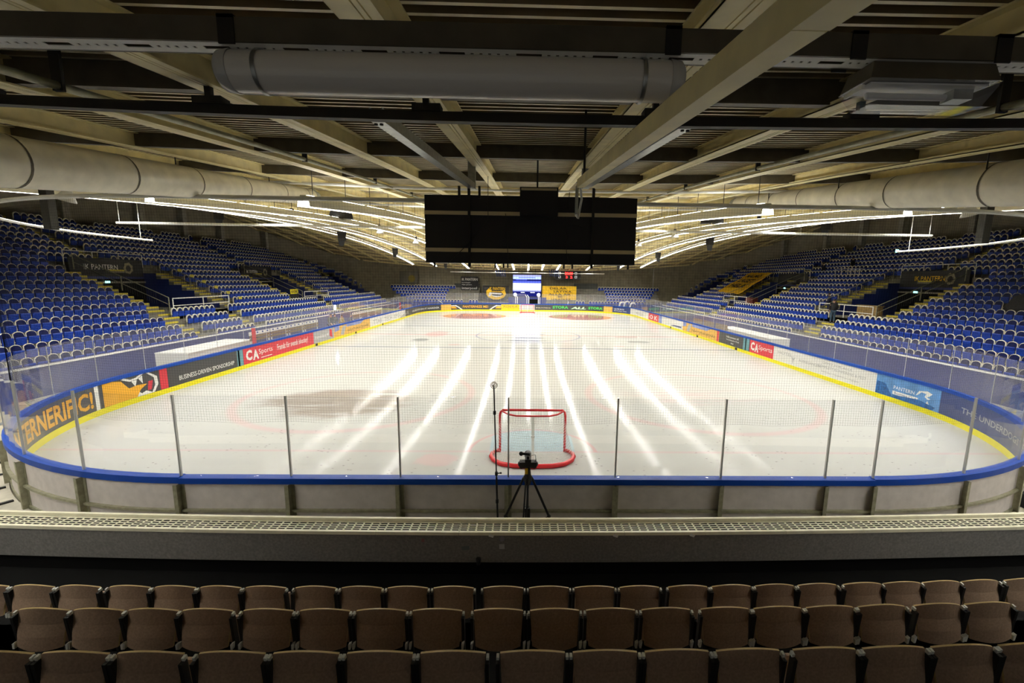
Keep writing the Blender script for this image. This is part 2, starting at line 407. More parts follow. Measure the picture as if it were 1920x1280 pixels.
# ------------------------------------------------------------------ roof: ribbed deck, purlins, girders
def roof_sheet():
    xs = [-41 + 2 * i for i in range(42)]; ys = []
    y = -10.0
    while y < 69.5:
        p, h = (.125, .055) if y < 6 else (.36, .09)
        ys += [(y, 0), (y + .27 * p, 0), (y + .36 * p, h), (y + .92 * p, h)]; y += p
    vs = []
    for (y, h) in ys:
        for x in xs: vs.append((x, y, zd(x, y) - .21 + h))
    n = len(xs); mb = MB()
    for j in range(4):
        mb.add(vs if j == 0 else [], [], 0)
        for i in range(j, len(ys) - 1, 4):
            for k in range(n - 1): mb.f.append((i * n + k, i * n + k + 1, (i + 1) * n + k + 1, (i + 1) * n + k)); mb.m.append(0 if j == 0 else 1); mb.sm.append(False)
    struct('ceiling', mb, [M_deck, M_deckshade])
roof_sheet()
def beam_profile(x, ys, d=.19, w=.13, top=.21):
    """double channel running along the hall: two flanges with a gap, web between"""
    mb = MB()
    def sweep(xa, xb, za, zb):
        vs = []
        for y in ys:
            z = zd(x, y) - top
            vs += [(xa, y, z - za), (xb, y, z - za), (xb, y, z - zb), (xa, y, z - zb)]
        n = len(ys); fs = []
        for i in range(n - 1):
            p, q = 4 * i, 4 * i + 4
            fs += [(p, p + 1, q + 1, q), (p + 1, p + 2, q + 2, q + 1), (p + 2, p + 3, q + 3, q + 2), (p + 3, p, q, q + 3)]
        fs += [(0, 3, 2, 1), (4 * n - 4, 4 * n - 3, 4 * n - 2, 4 * n - 1)]
        mb.add(vs, fs)
    sweep(x - .012, x + .012, .0, d)
    sweep(x - w, x - .02, d - .012, d); sweep(x + .02, x + w * .55, d - .012, d)
    sweep(x - w, x - w + .008, d - .035, d)
    sweep(x - w * .6, x + w * .6, 0, .012)
    return mb
PX = [-.95, .70, -2.47, 2.2, -4.03, 3.8, -5.65, 5.4, -7.3, 7.0, -8.9, 8.7, -10.5, 10.3, -12.2, 12] + [sgn * (12 + 3.2 * k) for k in range(1, 9) for sgn in (-1, 1)]
YS = [-9.5 + 1.25 * i for i in range(62)]
for x in PX: struct('roof_beam', beam_profile(x, YS), M_cream)
for i, y in enumerate([-7.1 + 2.95 * k for k in range(26)]):
    mb = MB(); xs = [-40 + 2 * k for k in range(41)]
    for xa, xb in zip(xs, xs[1:]):
        vs = []
        for yy in (y - .05, y + .05):
            for x in (xa, xb): vs += [(x, yy, zd(x, yy) - .385), (x, yy, zd(x, yy) - .15)]
        mb.add(vs, [(0, 2, 3, 1), (4, 5, 7, 6), (0, 4, 6, 2)])
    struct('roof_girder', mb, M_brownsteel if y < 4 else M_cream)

# ------------------------------------------------------------------ stepped stands at both sides
ROWS = 20
def XB(r): return 20.75 + .95 * r          # line of the seat backs
def ZT(r): return .54 + .44 * r            # tread
def XF(r): return XB(r) - .73
VOM = [(21.8, 27.6), (39.2, 45.0), (56.6, 61.5)]
def ymax_row(r):
    y = 59.0 + .6 * r
    while y > 20 and XB(r) + .3 > xwall(y): y -= .25
    return y
def ymin_row(r):
    y = -12.0
    while y < 30 and XB(r) + .3 > xwall(y): y += .25
    return y
def cut(iv, holes):
    out = [iv]
    for h in holes:
        nxt = []
        for a, b in out:
            if h[1] <= a or h[0] >= b: nxt.append((a, b)); continue
            if a < h[0]: nxt.append((a, h[0]))
            if h[1] < b: nxt.append((h[1], b))
        out = nxt
    return out
for sx, side in ((-1, 'left'), (1, 'right')):
    mb = MB(); sy = MB(); dk = MB()
    for r in range(ROWS):
        y0, y1 = ymin_row(r), ymax_row(r)
        if y1 <= y0: continue
        for a, b in cut((y0, y1), VOM if 4 <= r <= 10 else []):
            zf = ZT(r - 1) if r > 0 else -.05
            mb.quad((sx * XF(r), a, ZT(r)), (sx * XF(r), b, ZT(r)), (sx * (XF(r + 1) + .01), b, ZT(r)), (sx * (XF(r + 1) + .01), a, ZT(r)))
            mb.quad((sx * XF(r), a, zf), (sx * XF(r), b, zf), (sx * XF(r), b, ZT(r)), (sx * XF(r), a, ZT(r)))
        # stairs with yellow nosings in the aisles
        if r <= 3: st = ([(19.5, 20.9), (25.3, 26.6)] if sx < 0 else [(23.8, 25.5)]) + [(41.3, 42.6)]
        elif r <= 10: st = [(20.5, 21.8), (27.6, 28.9), (37.5, 39.2), (45, 46.4), (55.1, 56.6)]
        else: st = [(24.4, 25.6), (41.3, 42.5), (58.2, 59.4)]
        for a, b in st:
            if b > y1 or r == 0: continue
            mb.b2(sx * (XF(r) - .36), sx * XF(r), a, b, ZT(r - 1), ZT(r - 1) + .22)
            for xx, zz in ((XF(r), ZT(r)), (XF(r) - .36, ZT(r - 1) + .22)):
                sy.b2(sx * (xx - .015), sx * (xx + .09), a + .03, b - .03, zz - .10, zz + .008)
    # sides and backs of the openings
    for a, b in VOM:
        for y in (a, b):
            for r in range(4, 11):
                dk.quad((sx * XF(r), y, ZT(4)), (sx * XF(r + 1), y, ZT(4)), (sx * XF(r + 1), y, ZT(r)), (sx * XF(r), y, ZT(r)), 1 if r > 4 else 1)
        mb.quad((sx * XF(4), a, ZT(4)), (sx * XF(11), a, ZT(4)), (sx * XF(11), b, ZT(4)), (sx * XF(4), b, ZT(4)))
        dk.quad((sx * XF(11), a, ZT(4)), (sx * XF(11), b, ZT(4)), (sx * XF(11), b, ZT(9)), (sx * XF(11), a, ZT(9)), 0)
        dk.quad((sx * XF(11), a, ZT(9)), (sx * XF(11), b, ZT(9)), (sx * XF(11), b, ZT(11)), (sx * XF(11), a, ZT(11)), 1)
    o = struct('floor_stand_' + side, mb, M_stand)
    d = sy.build('step_edge', M_stepyellow, o)
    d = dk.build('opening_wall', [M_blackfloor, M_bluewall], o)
    # blue front wall of the stand
    mb = MB(); mb.b2(sx * 19.4, sx * 20.02, -12, 59, -.05, 1.16); mb.b2(sx * 19.36, sx * 19.5, -12, 59, 1.16, 1.22, 1)
    struct('wall_stand_' + side, mb, [M_bluewall, M_whitemetal])
# far stand
ZQ = lambda q: .77 + .44 * q
mb = MB()
for xa, xb in ((-22, -8.1), (-8.1, -3.0), (3.0, 9.0), (9.0, 22)):
    for q in range(7):
        ya = 62.1 + .8 * q
        if (xa, xb) == (-8.1, -3.0) and q > 1: continue
        mb.b2(xa, xb, ya, 68.3, ZQ(q) - .44, ZQ(q))
    mb.b2(xa, xb, 61.9, 62.2, -.05, ZQ(0))
struct('floor_stand_far', mb, M_stand)
mb = MB(); mb.b2(-21, -2.9, 61.75, 61.9, -.05, 1.15); mb.b2(2.9, 21, 61.75, 61.9, -.05, 1.15)
struct('wall_stand_far', mb, M_bluewall)
# ------------------------------------------------------------------ balcony under the camera
def ybal(x): return .0030 * x * x          # the front of the balcony bows gently forward at its ends
BR = [(-3.26, 1.42), (-4.12, 1.86), (-5.03, 2.30), (-5.9, 2.75), (-6.77, 3.2)]
mb = MB()
for k, (yb, zt) in enumerate(BR):
    mb.b2(-14, 14, -9.9, yb + .42, zt - .85 - .45, zt - .85)
mb.b2(-14, 14, -3.5, -1.72, .2, .57)
struct('floor_balcony', mb, M_blackfloor)
# ------------------------------------------------------------------ dasher boards
def decal(name, polys, m, s0, z0, parent, off=-.006):
    """flat lettering or shapes (verts2d, faces) laid on the inner face of the boards"""
    V, F = polys; mb = MB(); vs = []
    for a, b in V:
        p = rink(s0 + a, off); vs.append((p[0], p[1], z0 + b))
    mb.add(vs, F); return mb.build(name, m, parent)
def poly(pts): return (pts, [tuple(range(len(pts)))])
def board_section(s0, s1, face, label, texts=(), shapes=(), cat='rink board', marks=()):
    p = rink((s0 + s1) / 2)
    t = thing('rink_board', label, cat, (0, 0, 0), 0, 'boards round the rink')
    t.location = (p[0], p[1], 0); off = Vector((-p[0], -p[1], 0))
    def ch(mb, nm, m): return mb.build(nm, m, t, off)
    mb = MB(); strip(mb, s0 + .004, s1 - .004, 0, .045, .02, 1.05); bf = ch(mb, 'board_face', face)
    mb = MB(); strip(mb, s0, s1, -.012, .0, .0, .20); ch(mb, 'kick_plate', M_yellow)
    mb = MB(); strip(mb, s0, s1, -.05, .11, 1.05, 1.17); ch(mb, 'top_rail', M_bluecap)
    for (tx, a, b, z0, z1, m, bold, it) in texts:
        o = decal('lettering', text2d(tx, b - a, z1 - z0, bold, it), m, a, z0, bf)
    for (nm, pts, m) in shapes:
        o = decal(nm, poly(pts) if not isinstance(pts, tuple) else pts, m, 0, 0, bf, -.004)
    for s in marks:
        mb = MB(); strip(mb, s - .16, s + .16, -.022, -.012, .02, .19); ch(mb, 'line_mark', M_blackplastic)
    return t
def rect(s0, s1, z0, z1, n=1):
    V = []; F = []
    k = max(1, int((s1 - s0) / .4))
    for i in range(k + 1):
        s = s0 + (s1 - s0) * i / k; V += [(s, z0), (s, z1)]
    return (V, [(2 * i, 2 * i + 2, 2 * i + 3, 2 * i + 1) for i in range(k)])
def lpx(u, z=.6): return s_at(u, 8, 62.9, z)
def fpx(u, z=.6): return s_at(u, 62.9, 102.5, z)
def rpx(u, z=.6): return s_at(u, 102.5, 157, z)

# left side, from the near corner outwards
a0 = 12.6; a1 = s_at(190, 12, 22, .5); a2 = s_at(316, 14, 30); a3 = lpx(457); a4 = lpx(513); a5 = lpx(588); a6 = lpx(626); a7 = lpx(694); a8 = lpx(760)
board_section(6.53, a1, M_dark, 'charcoal corner board with big orange capital letters ending in an exclamation mark',
              [('PANTERNERIFIC!', a0, a1 - .35, .32, .92, M_orange, .03, 0)],
              [('stripe', rect(a1 - .25, a1 - .08, .2, 1.04), M_white)])
mw = (a2 - a1)
board_section(a1, a2, M_dark, 'board with orange, black and white painted shapes and a red end stripe',
              (), [('orange_patch', [(a1 + .10, .21), (a1 + mw * .5, .21), (a1 + mw * .56, .46), (a1 + mw * .66, .62), (a1 + mw * .52, .66), (a1 + mw * .4, .62), (a1 + mw * .3, .95), (a1 + mw * .18, 1.03), (a1 + .10, 1.03)], M_orange),
                   ('white_curve', [(a1 + mw * .3, 1.0), (a1 + mw * .42, .86), (a1 + mw * .52, .88), (a1 + mw * .62, 1.04), (a1 + mw * .57, 1.04), (a1 + mw * .5, .95), (a1 + mw * .43, .93), (a1 + mw * .34, 1.04)], M_white),
                   ('white_spike', [(a1 + mw * .44, .86), (a1 + mw * .49, .62), (a1 + mw * .52, .86)], M_white),
                   ('white_spike', [(a1 + mw * .54, .90), (a1 + mw * .60, .66), (a1 + mw * .60, .98)], M_white),
                   ('white_spike', [(a1 + mw * .5, .21), (a1 + mw * .53, .40), (a1 + mw * .57, .30), (a1 + mw * .64, .36), (a1 + mw * .74, .21)], M_white),
                   ('white_curve', [(a1 + mw * .70, 1.04), (a1 + mw * .82, .82), (a1 + mw * .83, .5), (a1 + mw * .76, .21), (a1 + mw * .72, .21), (a1 + mw * .78, .5), (a1 + mw * .77, .8), (a1 + mw * .66, 1.04)], M_white),
                   ('red_patch', [(a1 + mw * .66, .35), (a1 + mw * .72, .35), (a1 + mw * .75, .7), (a1 + mw * .68, .7)], M_adred),
                   ('red_stripe', rect(a2 - .42, a2 - .04, .21, 1.04), M_adred)])
board_section(a2, a3, M_dark, 'charcoal board on the left side with white capitals about driven sponsorship',
              [('BUSINESS-DRIVEN SPONSORSHIP', a2 + .55, a3 - .75, .38, .58, M_white, .008, 0)],
              [('teal_stripe', rect(a3 - .5, a3 - .02, .21, 1.04), M_teal), ('pale_stripe', rect(a3 - .42, a3 - .3, .21, 1.04), M_white)])
board_section(a3, a4, M_adred, 'red board with white initials and the word Sports, left side',
              [('C', a3 + .2, a3 + .72, .36, .92, M_white, .05, 0), ('A', a3 + .78, a3 + 1.3, .32, .86, M_white, .05, 0), ('Sports', a3 + 1.32, a4 - .12, .46, .84, M_white, 0, 0)],
              [('underline', rect(a3 + 1.5, a4 - .2, .32, .36), M_white)])
board_section(a4, a5, M_adred, 'long red board with a white Swedish slogan, left side',
              [('Framåt för svensk ishockey!', a4 + .35, a5 - .8, .38, .84, M_white, .012, 0)], (), marks=[sL(22.86)])
board_section(a5, a6, M_grey, 'grey and red board section just before the orange one, left side',
              [('framtidens fff', a5 + .2, a6 - .9, .5, .72, M_white, 0, 0)], [('red_patch', [(a6 - .75, .45), (a6 - .3, .3), (a6 - .35, .9), (a6 - .75, .98)], M_adred)])
board_section(a6, a7, M_amber, 'orange board with a blue sky corner and dark lettering, left side',
              [('NEATURHÖJDARE', a6 + 2.6, a7 - .4, .34, .62, M_plank, .01, 0)],
              [('sky_patch', [(a6 + .1, .62), (a6 + 1.0, .7), (a6 + 1.0, 1.04), (a6 + .1, 1.04)], M_sky), ('sky_patch', [(a6 + 2.4, .8), (a7 - 2.4, .78), (a7 - 1.5, 1.04), (a6 + 2.4, 1.04)], M_sky),
               ('grey_figure', [(a6 + 1.2, .3), (a6 + 1.8, .24), (a6 + 2.3, .9), (a6 + 1.9, 1.0), (a6 + 1.5, .8)], M_grey)], marks=[sL(30)])
board_section(a7, a8, M_boardwhite, 'long white board with pale grey letter groups, far part of the left side',
              [(tx, a7 + .8 + i * 3.4, a7 + 3.4 + i * 3.4, .36, .8, M_grey, .01, 0) for i, tx in enumerate(('TTAB', 'TECH', 'BYGG', 'LJUS'))],
              [('dark_patch', [(a8 - 2.6, .21), (a8 - .1, .21), (a8 - .1, .62), (a8 - 1.2, .5)], M_grey)], marks=[sL(37.14)])
# far end
f0, f1, f2, f3, f4, f5, f6, f7, f8, f9, f10, f11 = a8, fpx(827), fpx(846), fpx(940), fpx(974), fpx(1003), fpx(1035), fpx(1067), fpx(1102), fpx(1132), fpx(1148), fpx(1182)
board_section(f0, f1, M_dark, 'charcoal board with small white lettering in the far left corner', [('UNDERDOGS DO IT HARDER', f0 + 3.2, f1 - .3, .5, .72, M_white, .01, 0)])
board_section(f1, f2, M_amber, 'plain orange board on the far end, left of the charcoal one')
w = f3 - f2
board_section(f2, f3, M_dark, 'charcoal far end board with orange capitals between two white waves',
              [('PANTERNIZE ME!', f2 + w * .24, f2 + w * .74, .46, .84, M_orange, .014, 0)],
              [('white_wave', [(f2, .86), (f2 + w * .1, .90), (f2 + w * .17, .6), (f2 + w * .24, .21), (f2 + w * .2, .21), (f2 + w * .14, .56), (f2 + w * .08, .78), (f2, .76)], M_white),
               ('orange_patch', [(f2 + .05, .4), (f2 + w * .12, .38), (f2 + w * .08, .74), (f2 + .05, .7)], M_orange),
               ('white_wave', [(f3, .86), (f3 - w * .1, .90), (f3 - w * .17, .6), (f3 - w * .24, .21), (f3 - w * .2, .21), (f3 - w * .14, .56), (f3 - w * .08, .78), (f3, .76)], M_white),
               ('orange_patch', [(f3 - .05, .4), (f3 - w * .12, .38), (f3 - w * .08, .74), (f3 - .05, .7)], M_orange)])
board_section(f3, f4, M_bannergold, 'golden yellow far end board with dark spaced capitals beside the far goal', [('ADERA', f3 + .25, f4 - .25, .5, .84, M_plank, .004, 0)])
board_section(f4, f5, M_grey, 'grey board directly behind the far goal')
board_section(f5, f6, M_dark, 'charcoal board with tiny pale lettering right of the far goal', [('EN DEL AV STORA ALL', f5 + .2, f6 - .2, .5, .62, M_tan, .01, 0)])
board_section(f6, f7, M_dark, 'charcoal board with a bright green word, nearer the far goal of two', [('STORA', f6 + .1, f7 - .15, .46, .88, M_green, .03, 0)])
board_section(f7, f8, M_dark, 'charcoal board with a pale green word between two bright green ones', [('ALL', f7 + .25, f8 - .25, .42, .78, M_palegreen, .05, .2)])
board_section(f8, f9, M_dark, 'charcoal board with a bright green word beside the orange block', [('STORA', f8 + .1, f9 - .2, .44, .84, M_green, .03, 0)])
board_section(f9, f10, M_amber, 'plain orange board on the far end, left of the navy one')
board_section(f10, f11, M_adnavy, 'navy board with two lines of white lettering, far right corner', [('VALTER BACKE', f10 + .3, f10 + (f11 - f10) * .6, .62, .82, M_white, .01, 0), ('Elit-hockey i hallen', f10 + .3, f10 + (f11 - f10) * .75, .36, .54, M_white, .01, 0)])
# right side, from the far corner towards the camera
r0, r1, r2, r3, r4, r5, r6, r7, r8 = f11, rpx(1216), rpx(1235), rpx(1280), rpx(1348), rpx(1406), rpx(1450), rpx(1642, .6), s_at(1762, 135, 157, .5)
board_section(r0, r1, M_boardwhite, 'white board in the far right corner', [('MATKROGEN', r0 + 2.2, r1 - 2.5, .4, .7, M_grey, .01, 0)])
board_section(r1, r2, M_adred, 'small red board with a pale ring, far part of the right side', [('O K', r1 + .5, r2 - .5, .35, .85, M_white, .02, 0)])
board_section(r2, r3, M_boardwhite, 'white and pale blue board before the orange one, right side', (), [('sky_patch', rect(r2 + .1, r2 + 1.2, .21, 1.04), M_sky), ('dark_patch', [(r3 - 3.6, .32), (r3 - .3, .36), (r3 - .4, .5), (r3 - 2.4, .46)], M_adnavy)], marks=[sR(37.14)])
board_section(r3, r4, M_amber, 'orange board with a blue sky corner and dark lettering, right side',
              [('NEATURHÖJDARE', r3 + 2.4, r4 - .7, .34, .62, M_plank, .01, 0)],
              [('sky_patch', [(r3 + .1, .62), (r3 + .9, .7), (r3 + .9, 1.04), (r3 + .1, 1.04)], M_sky), ('sky_patch', [(r3 + 2.4, .8), (r4 - 2.4, .78), (r4 - 1.5, 1.04), (r3 + 2.4, 1.04)], M_sky),
               ('grey_figure', [(r3 + 1.1, .3), (r3 + 1.7, .24), (r3 + 2.2, .9), (r3 + 1.8, 1.0), (r3 + 1.4, .8)], M_grey), ('red_stripe', rect(r4 - .4, r4 - .05, .21, 1.04), M_adred)], marks=[sR(30)])
board_section(r4, r5, M_dark, 'charcoal board with three short white lines, right side',
              [('Välkommen till', r4 + 1.2, r5 - 1.6, .74, .88, M_white, .01, 0), ('hockeyns hus', r4 + 1.3, r5 - 1.5, .52, .66, M_white, .01, 0), ('i Malmö', r4 + 2.0, r5 - 2.3, .32, .44, M_white, .01, 0)],
              [('teal_stripe', rect(r5 - .9, r5 - .1, .21, 1.04), M_teal), ('pale_stripe', rect(r5 - .62, r5 - .48, .21, 1.04), M_white)], marks=[sR(22.86)])
board_section(r5, r6, M_adred, 'red board with white initials and the word Sports, right side',
              [('C', r5 + .15, r5 + .62, .36, .92, M_white, .05, 0), ('A', r5 + .66, r5 + 1.12, .32, .86, M_white, .05, 0), ('Sports', r5 + 1.14, r6 - .15, .46, .84, M_white, 0, 0)])
w = r7 - r6
board_section(r6, r7, M_boardwhite, 'long white board with thin grey lettering, right side',
              [('HOTEL', r6 + .5, r6 + 1.9, .66, .84, M_grey, 0, 0), ('ALBARSÄNGEN', r6 + 2.5, r6 + 4.3, .54, .72, M_grey, 0, 0),
               ('ÖPPET FÖR ALLA', r6 + w * .56, r6 + w * .82, .80, .93, M_grey, 0, 0), ('KOMPLETT KONFERENS & FEST', r6 + w * .52, r6 + w * .93, .58, .71, M_grey, 0, 0), ('bokning i receptionen dagligen', r6 + w * .56, r6 + w * .88, .34, .46, M_grey, 0, 0)],
              [('grey_tree', [(r6 + 1.95, .32), (r6 + 2.0, .32), (r6 + 2.02, .5), (r6 + 2.2, .74), (r6 + 2.0, .58), (r6 + 1.98, .8), (r6 + 1.92, .58), (r6 + 1.74, .74), (r6 + 1.94, .5)], M_grey)])
w = r8 - r7
board_section(r7, r8, M_clubblue, 'bright blue board with white panther club lettering near the right corner',
              [('PANTERN', r7 + w * .30, r7 + w * .62, .58, .72, M_white, .004, 0), ('Business Club', r7 + w * .32, r7 + w * .66, .385, .475, M_adnavy, 0, 0)],
              [('deep_patch', [(r7 + .02, .21), (r7 + w * .3, .21), (r7 + w * .22, .5), (r7 + w * .16, .72), (r7 + .05, .74)], mat('deep_blue_print', (.01, .10, .32), .5, noise=.5, nscale=9)),
               ('deep_patch', [(r7 + w * .3, .21), (r7 + w * .9, .21), (r7 + w * .95, .34), (r7 + w * .68, .44), (r7 + w * .3, .33)], MATS['deep_blue_print']),
               ('white_box', rect(r7 + w * .29, r7 + w * .68, .36, .50), M_white),
               ('white_swirl', [(r7 + w * .64, .58), (r7 + w * .68, .78), (r7 + w * .8, .86), (r7 + w * .88, .8), (r7 + w * .84, .68), (r7 + w * .80, .62), (r7 + w * .86, .6), (r7 + w * .82, .54), (r7 + w * .77, .62), (r7 + w * .79, .74), (r7 + w * .72, .76), (r7 + w * .67, .62)], M_white),
               ('white_swirl', [(r7 + w * .72, .30), (r7 + w * .80, .40), (r7 + w * .82, .50), (r7 + w * .85, .36), (r7 + w * .78, .27)], M_white)])
board_section(r8, PERIM - 6.42, M_adnavy, 'navy corner board with grey capitals in the near right corner', [('THE UNDERDOGS TEAM', r8 + 1.0, r8 + 5.6, .52, .72, M_grey, .012, 0)])

# near end seen from behind: boards with steel frames
NEARX = [-6.53, -4.53, -2.52, -.518, 1.486, 3.49, 5.49, 6.42]
def back_frame(s0, s1, t, off, post0=True, post1=True):
    """panel, cross rail and uprights on the outside of a board section"""
    mb = MB(); strip(mb, s0, s1, .05, .075, .03, 1.05); mb.build('back_panel', M_boardback, t, off)
    mb = MB(); strip(mb, s0, s1, .075, .135, .50, .545); mb.build('cross_rail', M_postolive, t, off)
    mb = MB(); strip(mb, s0, s1, .075, .10, .03, .10); mb.build('foot_rail', M_postolive, t, off)
    for s in ([s0] if post0 else []) + ([s1] if post1 else []):
        p = rink(s, .13); a = atan2(p[2][1], p[2][0]); mb = MB()
        mb.box((p[0], p[1], .53), (.11, .012, 1.04), (0, 0, a)); q = rink(s + .03, .18); mb.box((q[0], q[1], .53), (.012, .07, 1.04), (0, 0, a))
        q = rink(s - .03, .08); mb.box((q[0], q[1], .53), (.012, .07, 1.04), (0, 0, a))
        mb.build('upright', M_postolive, t, off)
for i, (xa, xb) in enumerate(zip(NEARX, NEARX[1:])):
    s0, s1 = -xb, -xa; p = rink((s0 + s1) / 2)
    t = thing('rink_board', 'grey backed end board in front of the balcony, %s from the left corner' % ordw(i + 1), 'rink board', (p[0], p[1], 0), 0, 'boards round the rink'); off = Vector((-p[0], -p[1], 0))
    mb = MB(); strip(mb, s0 + .004, s1 - .004, 0, .045, .02, 1.05); mb.build('board_face', M_boardwhite, t, off)
    mb = MB(); strip(mb, s0, s1, -.012, 0, 0, .2); mb.build('kick_plate', M_yellow, t, off)
    mb = MB(); strip(mb, s0, s1, -.05, .13, 1.05, 1.16); mb.build('top_rail', M_bluecap, t, off)
    back_frame(s0, s1, t, off, i == len(NEARX) - 2)
# frames behind the two near corner boards
for o in [o for o in COL.objects if o.name.startswith('rink_board') and 'corner board with' in o['label'] and o.location.y < 12]:
    off = -o.location; left = o.location.x < 0
    for k in range(4):
        if left: back_frame(6.53 + 2 * k, 6.53 + 2 * (k + 1), o, off, False)
        else: back_frame(PERIM - 6.42 - 2 * (k + 1), PERIM - 6.42 - 2 * k, o, off, True, False)
# pale kerb and bracket plates on the floor round the near corners
for sx, a, b in (('left', 5.5, 21.0), ('right', PERIM - 21.0, PERIM - 5.5)):
    mb = MB(); strip(mb, a, b, .12, .42, -.03, .03); 
    o = struct('trim_kerb', mb, M_kerb)
    mb = MB(); S = rs(a, b, .4); mb.tube([(rink(s, .66)[0], rink(s, .66)[1], -.02) for s in S], .13, 10); d = mb.build('kerb_roll', mat('kerb_roll_cover', (.62, .60, .54), .6, noise=.15, nscale=4), o)
    s = a + .6
    while s < b:
        p = rink(s, .34); ang = atan2(p[2][1], p[2][0]); mb = MB(); mb.box((p[0], p[1], .045), (.34, .07, .04), (0, 0, ang)); mb.build('kerb_clamp', M_blackplastic, o); s += 1.02

# ------------------------------------------------------------------ glass panes with their posts
def pane(s0, s1, label, m, top=2.70, lo=1.172):
    p = rink((s0 + s1) / 2); t = thing('glass_pane', label, 'glass pane', (p[0], p[1], 1.16), 0, 'glass panes round the rink'); off = Vector((-p[0], -p[1], -1.16))
    mb = MB(); strip(mb, s0 + .02, s1 - .02, .035, .047, lo, top, 0, .5); mb.build('glass', m, t, off)
    q = rink(s0, .041); a = atan2(q[2][1], q[2][0]); mb = MB(); mb.box((q[0], q[1], (lo + top) / 2), (.04, .026, top - lo) if m is M_glass else (.016, .012, top - lo), (0, 0, a))
    mb.build('glass_post', M_alu, t, off)
for i, (xa, xb) in enumerate(zip(NEARX, NEARX[1:])):
    pane(-xb, -xa, 'clear glass pane on the near end boards, %s from the left corner' % ordw(i + 1), M_glass)
L_ = [6.53 + 2.0 * k for k in range(39)]
for k, (a, b) in enumerate(zip(L_, L_[1:])):
    if a > 83.5: break
    wh = 'left boards' if b < 76 else 'far end boards'
    n = k + 1 if b < 76 else sum(1 for q in L_ if 76 <= q + 2 and q <= a)
    pane(a, b, 'glass pane standing on the %s, %s from the %s' % (wh, ordw(n), 'camera end' if b < 76 else 'far left corner'), M_glass if b < 16 else M_sideglass)
R_ = [PERIM - 6.42 - 2.0 * k for k in range(38)]
for k, (a, b) in enumerate(zip(R_, R_[1:])):
    if b < 84.6: break
    wh = 'right boards' if b > 89.2 else 'far end boards'
    n = k + 1 if b > 89.2 else 1 + int((89.2 - b) / 2)
    pane(b, a, 'glass pane standing on the %s, %s from the %s' % (wh, ordw(n), 'camera end' if b > 89.2 else 'far right corner'), M_glass if b > PERIM - 16 else M_sideglass)

# ------------------------------------------------------------------ protective net and its rails
SN = 21.3; ZR = 6.15; ZB = 2.14
S = rs(-SN, SN, .5)
net_mb = MB()
k = 0; z = ZB
while z < ZR:
    wob = .02 * max(0, 1 - (z - ZB) / .6)
    net_mb.tube([(rink(s, -.15 + wob * sin(s * 5))[0], rink(s, -.15 + wob * sin(s * 5))[1], z + wob * sin(s * 3.1)) for s in S], .00095, 3, cap=False, smooth=False); z += .048
s = -SN
while s <= SN:
    P = []
    for zz in (ZB, ZB + .15, ZB + .4, 3.4, ZR):
        wob = .02 * max(0, 1 - (zz - ZB) / .6); p = rink(s, -.15 + wob * sin(s * 5)); P.append((p[0], p[1], zz))
    net_mb.tube(P, .00095, 3, cap=False, smooth=False); s += .048
tag(net_mb.build('safety_net_hanging', M_cord), 'fine black safety net hanging behind the near goal from the curved white rail', 'safety net')
mb = MB(); mb.tube([(rink(s, -.15)[0], rink(s, -.15)[1], ZR) for s in rs(-SN, SN, .35)], .038, 8)
t = tag(mb.build('net_rail', M_whitemetal), 'white curved net rail hanging round the near end of the rink', 'rail')
for s in (-20.8, -17.5, -14.5, -11, -7.5, 7.5, 11, 14.5, 17.5, 20.8):
    p = rink(s, -.15); mb = MB(); mb.tube([(p[0], p[1], ZR), (p[0], p[1], zd(p[0], p[1]) - .02)], .012, 6); mb.build('hanger', M_whitemetal, t)
mb = MB(); mb.tube([(x, 8.7, 6.66) for x in (-15, -7, 0, 7, 15)], .045, 8)
t = tag(mb.build('net_rail', M_whitemetal), 'straight white pipe hanging across the hall behind the black scoreboard', 'rail')
for x in (-14.9, -10, -5, 5, 10, 14.9):
    mb = MB(); mb.tube([(x, 8.7, 6.66), (x, 8.7, zd(x, 8.7))], .008, 5); mb.build('hanger', M_whitemetal, t)
for s, nm in ((-1, 'left'), (1, 'right')):
    mb = MB(); x, y = (-10.95, 2.6) if s < 0 else (10.45, 2.5); z1 = zd(x, y); mb.b2(x - .085, x + .085, y - .085, y + .085, 5.8, z1)
    tag(mb.build('hanging_post', M_darksteel), 'black square post hanging from the roof over the %s near corner' % nm, 'post')
# net rail at the far end
mb = MB(); mb.tube([(rink(s, -.1)[0], rink(s, -.1)[1], 5.9) for s in rs(sF(-12), sF(12), .5)], .04, 6)
t = tag(mb.build('net_rail', M_whitemetal), 'white net rail hanging over the far end boards', 'rail')
for x in (-10, -5, 0, 5, 10):
    p = rink(sF(x) if abs(x) < 6.5 else sF(x), -.1); mb = MB(); mb.tube([(p[0], p[1], 5.9), (p[0], p[1], zd(p[0], p[1]))], .012, 5); mb.build('hanger', M_whitemetal, t)

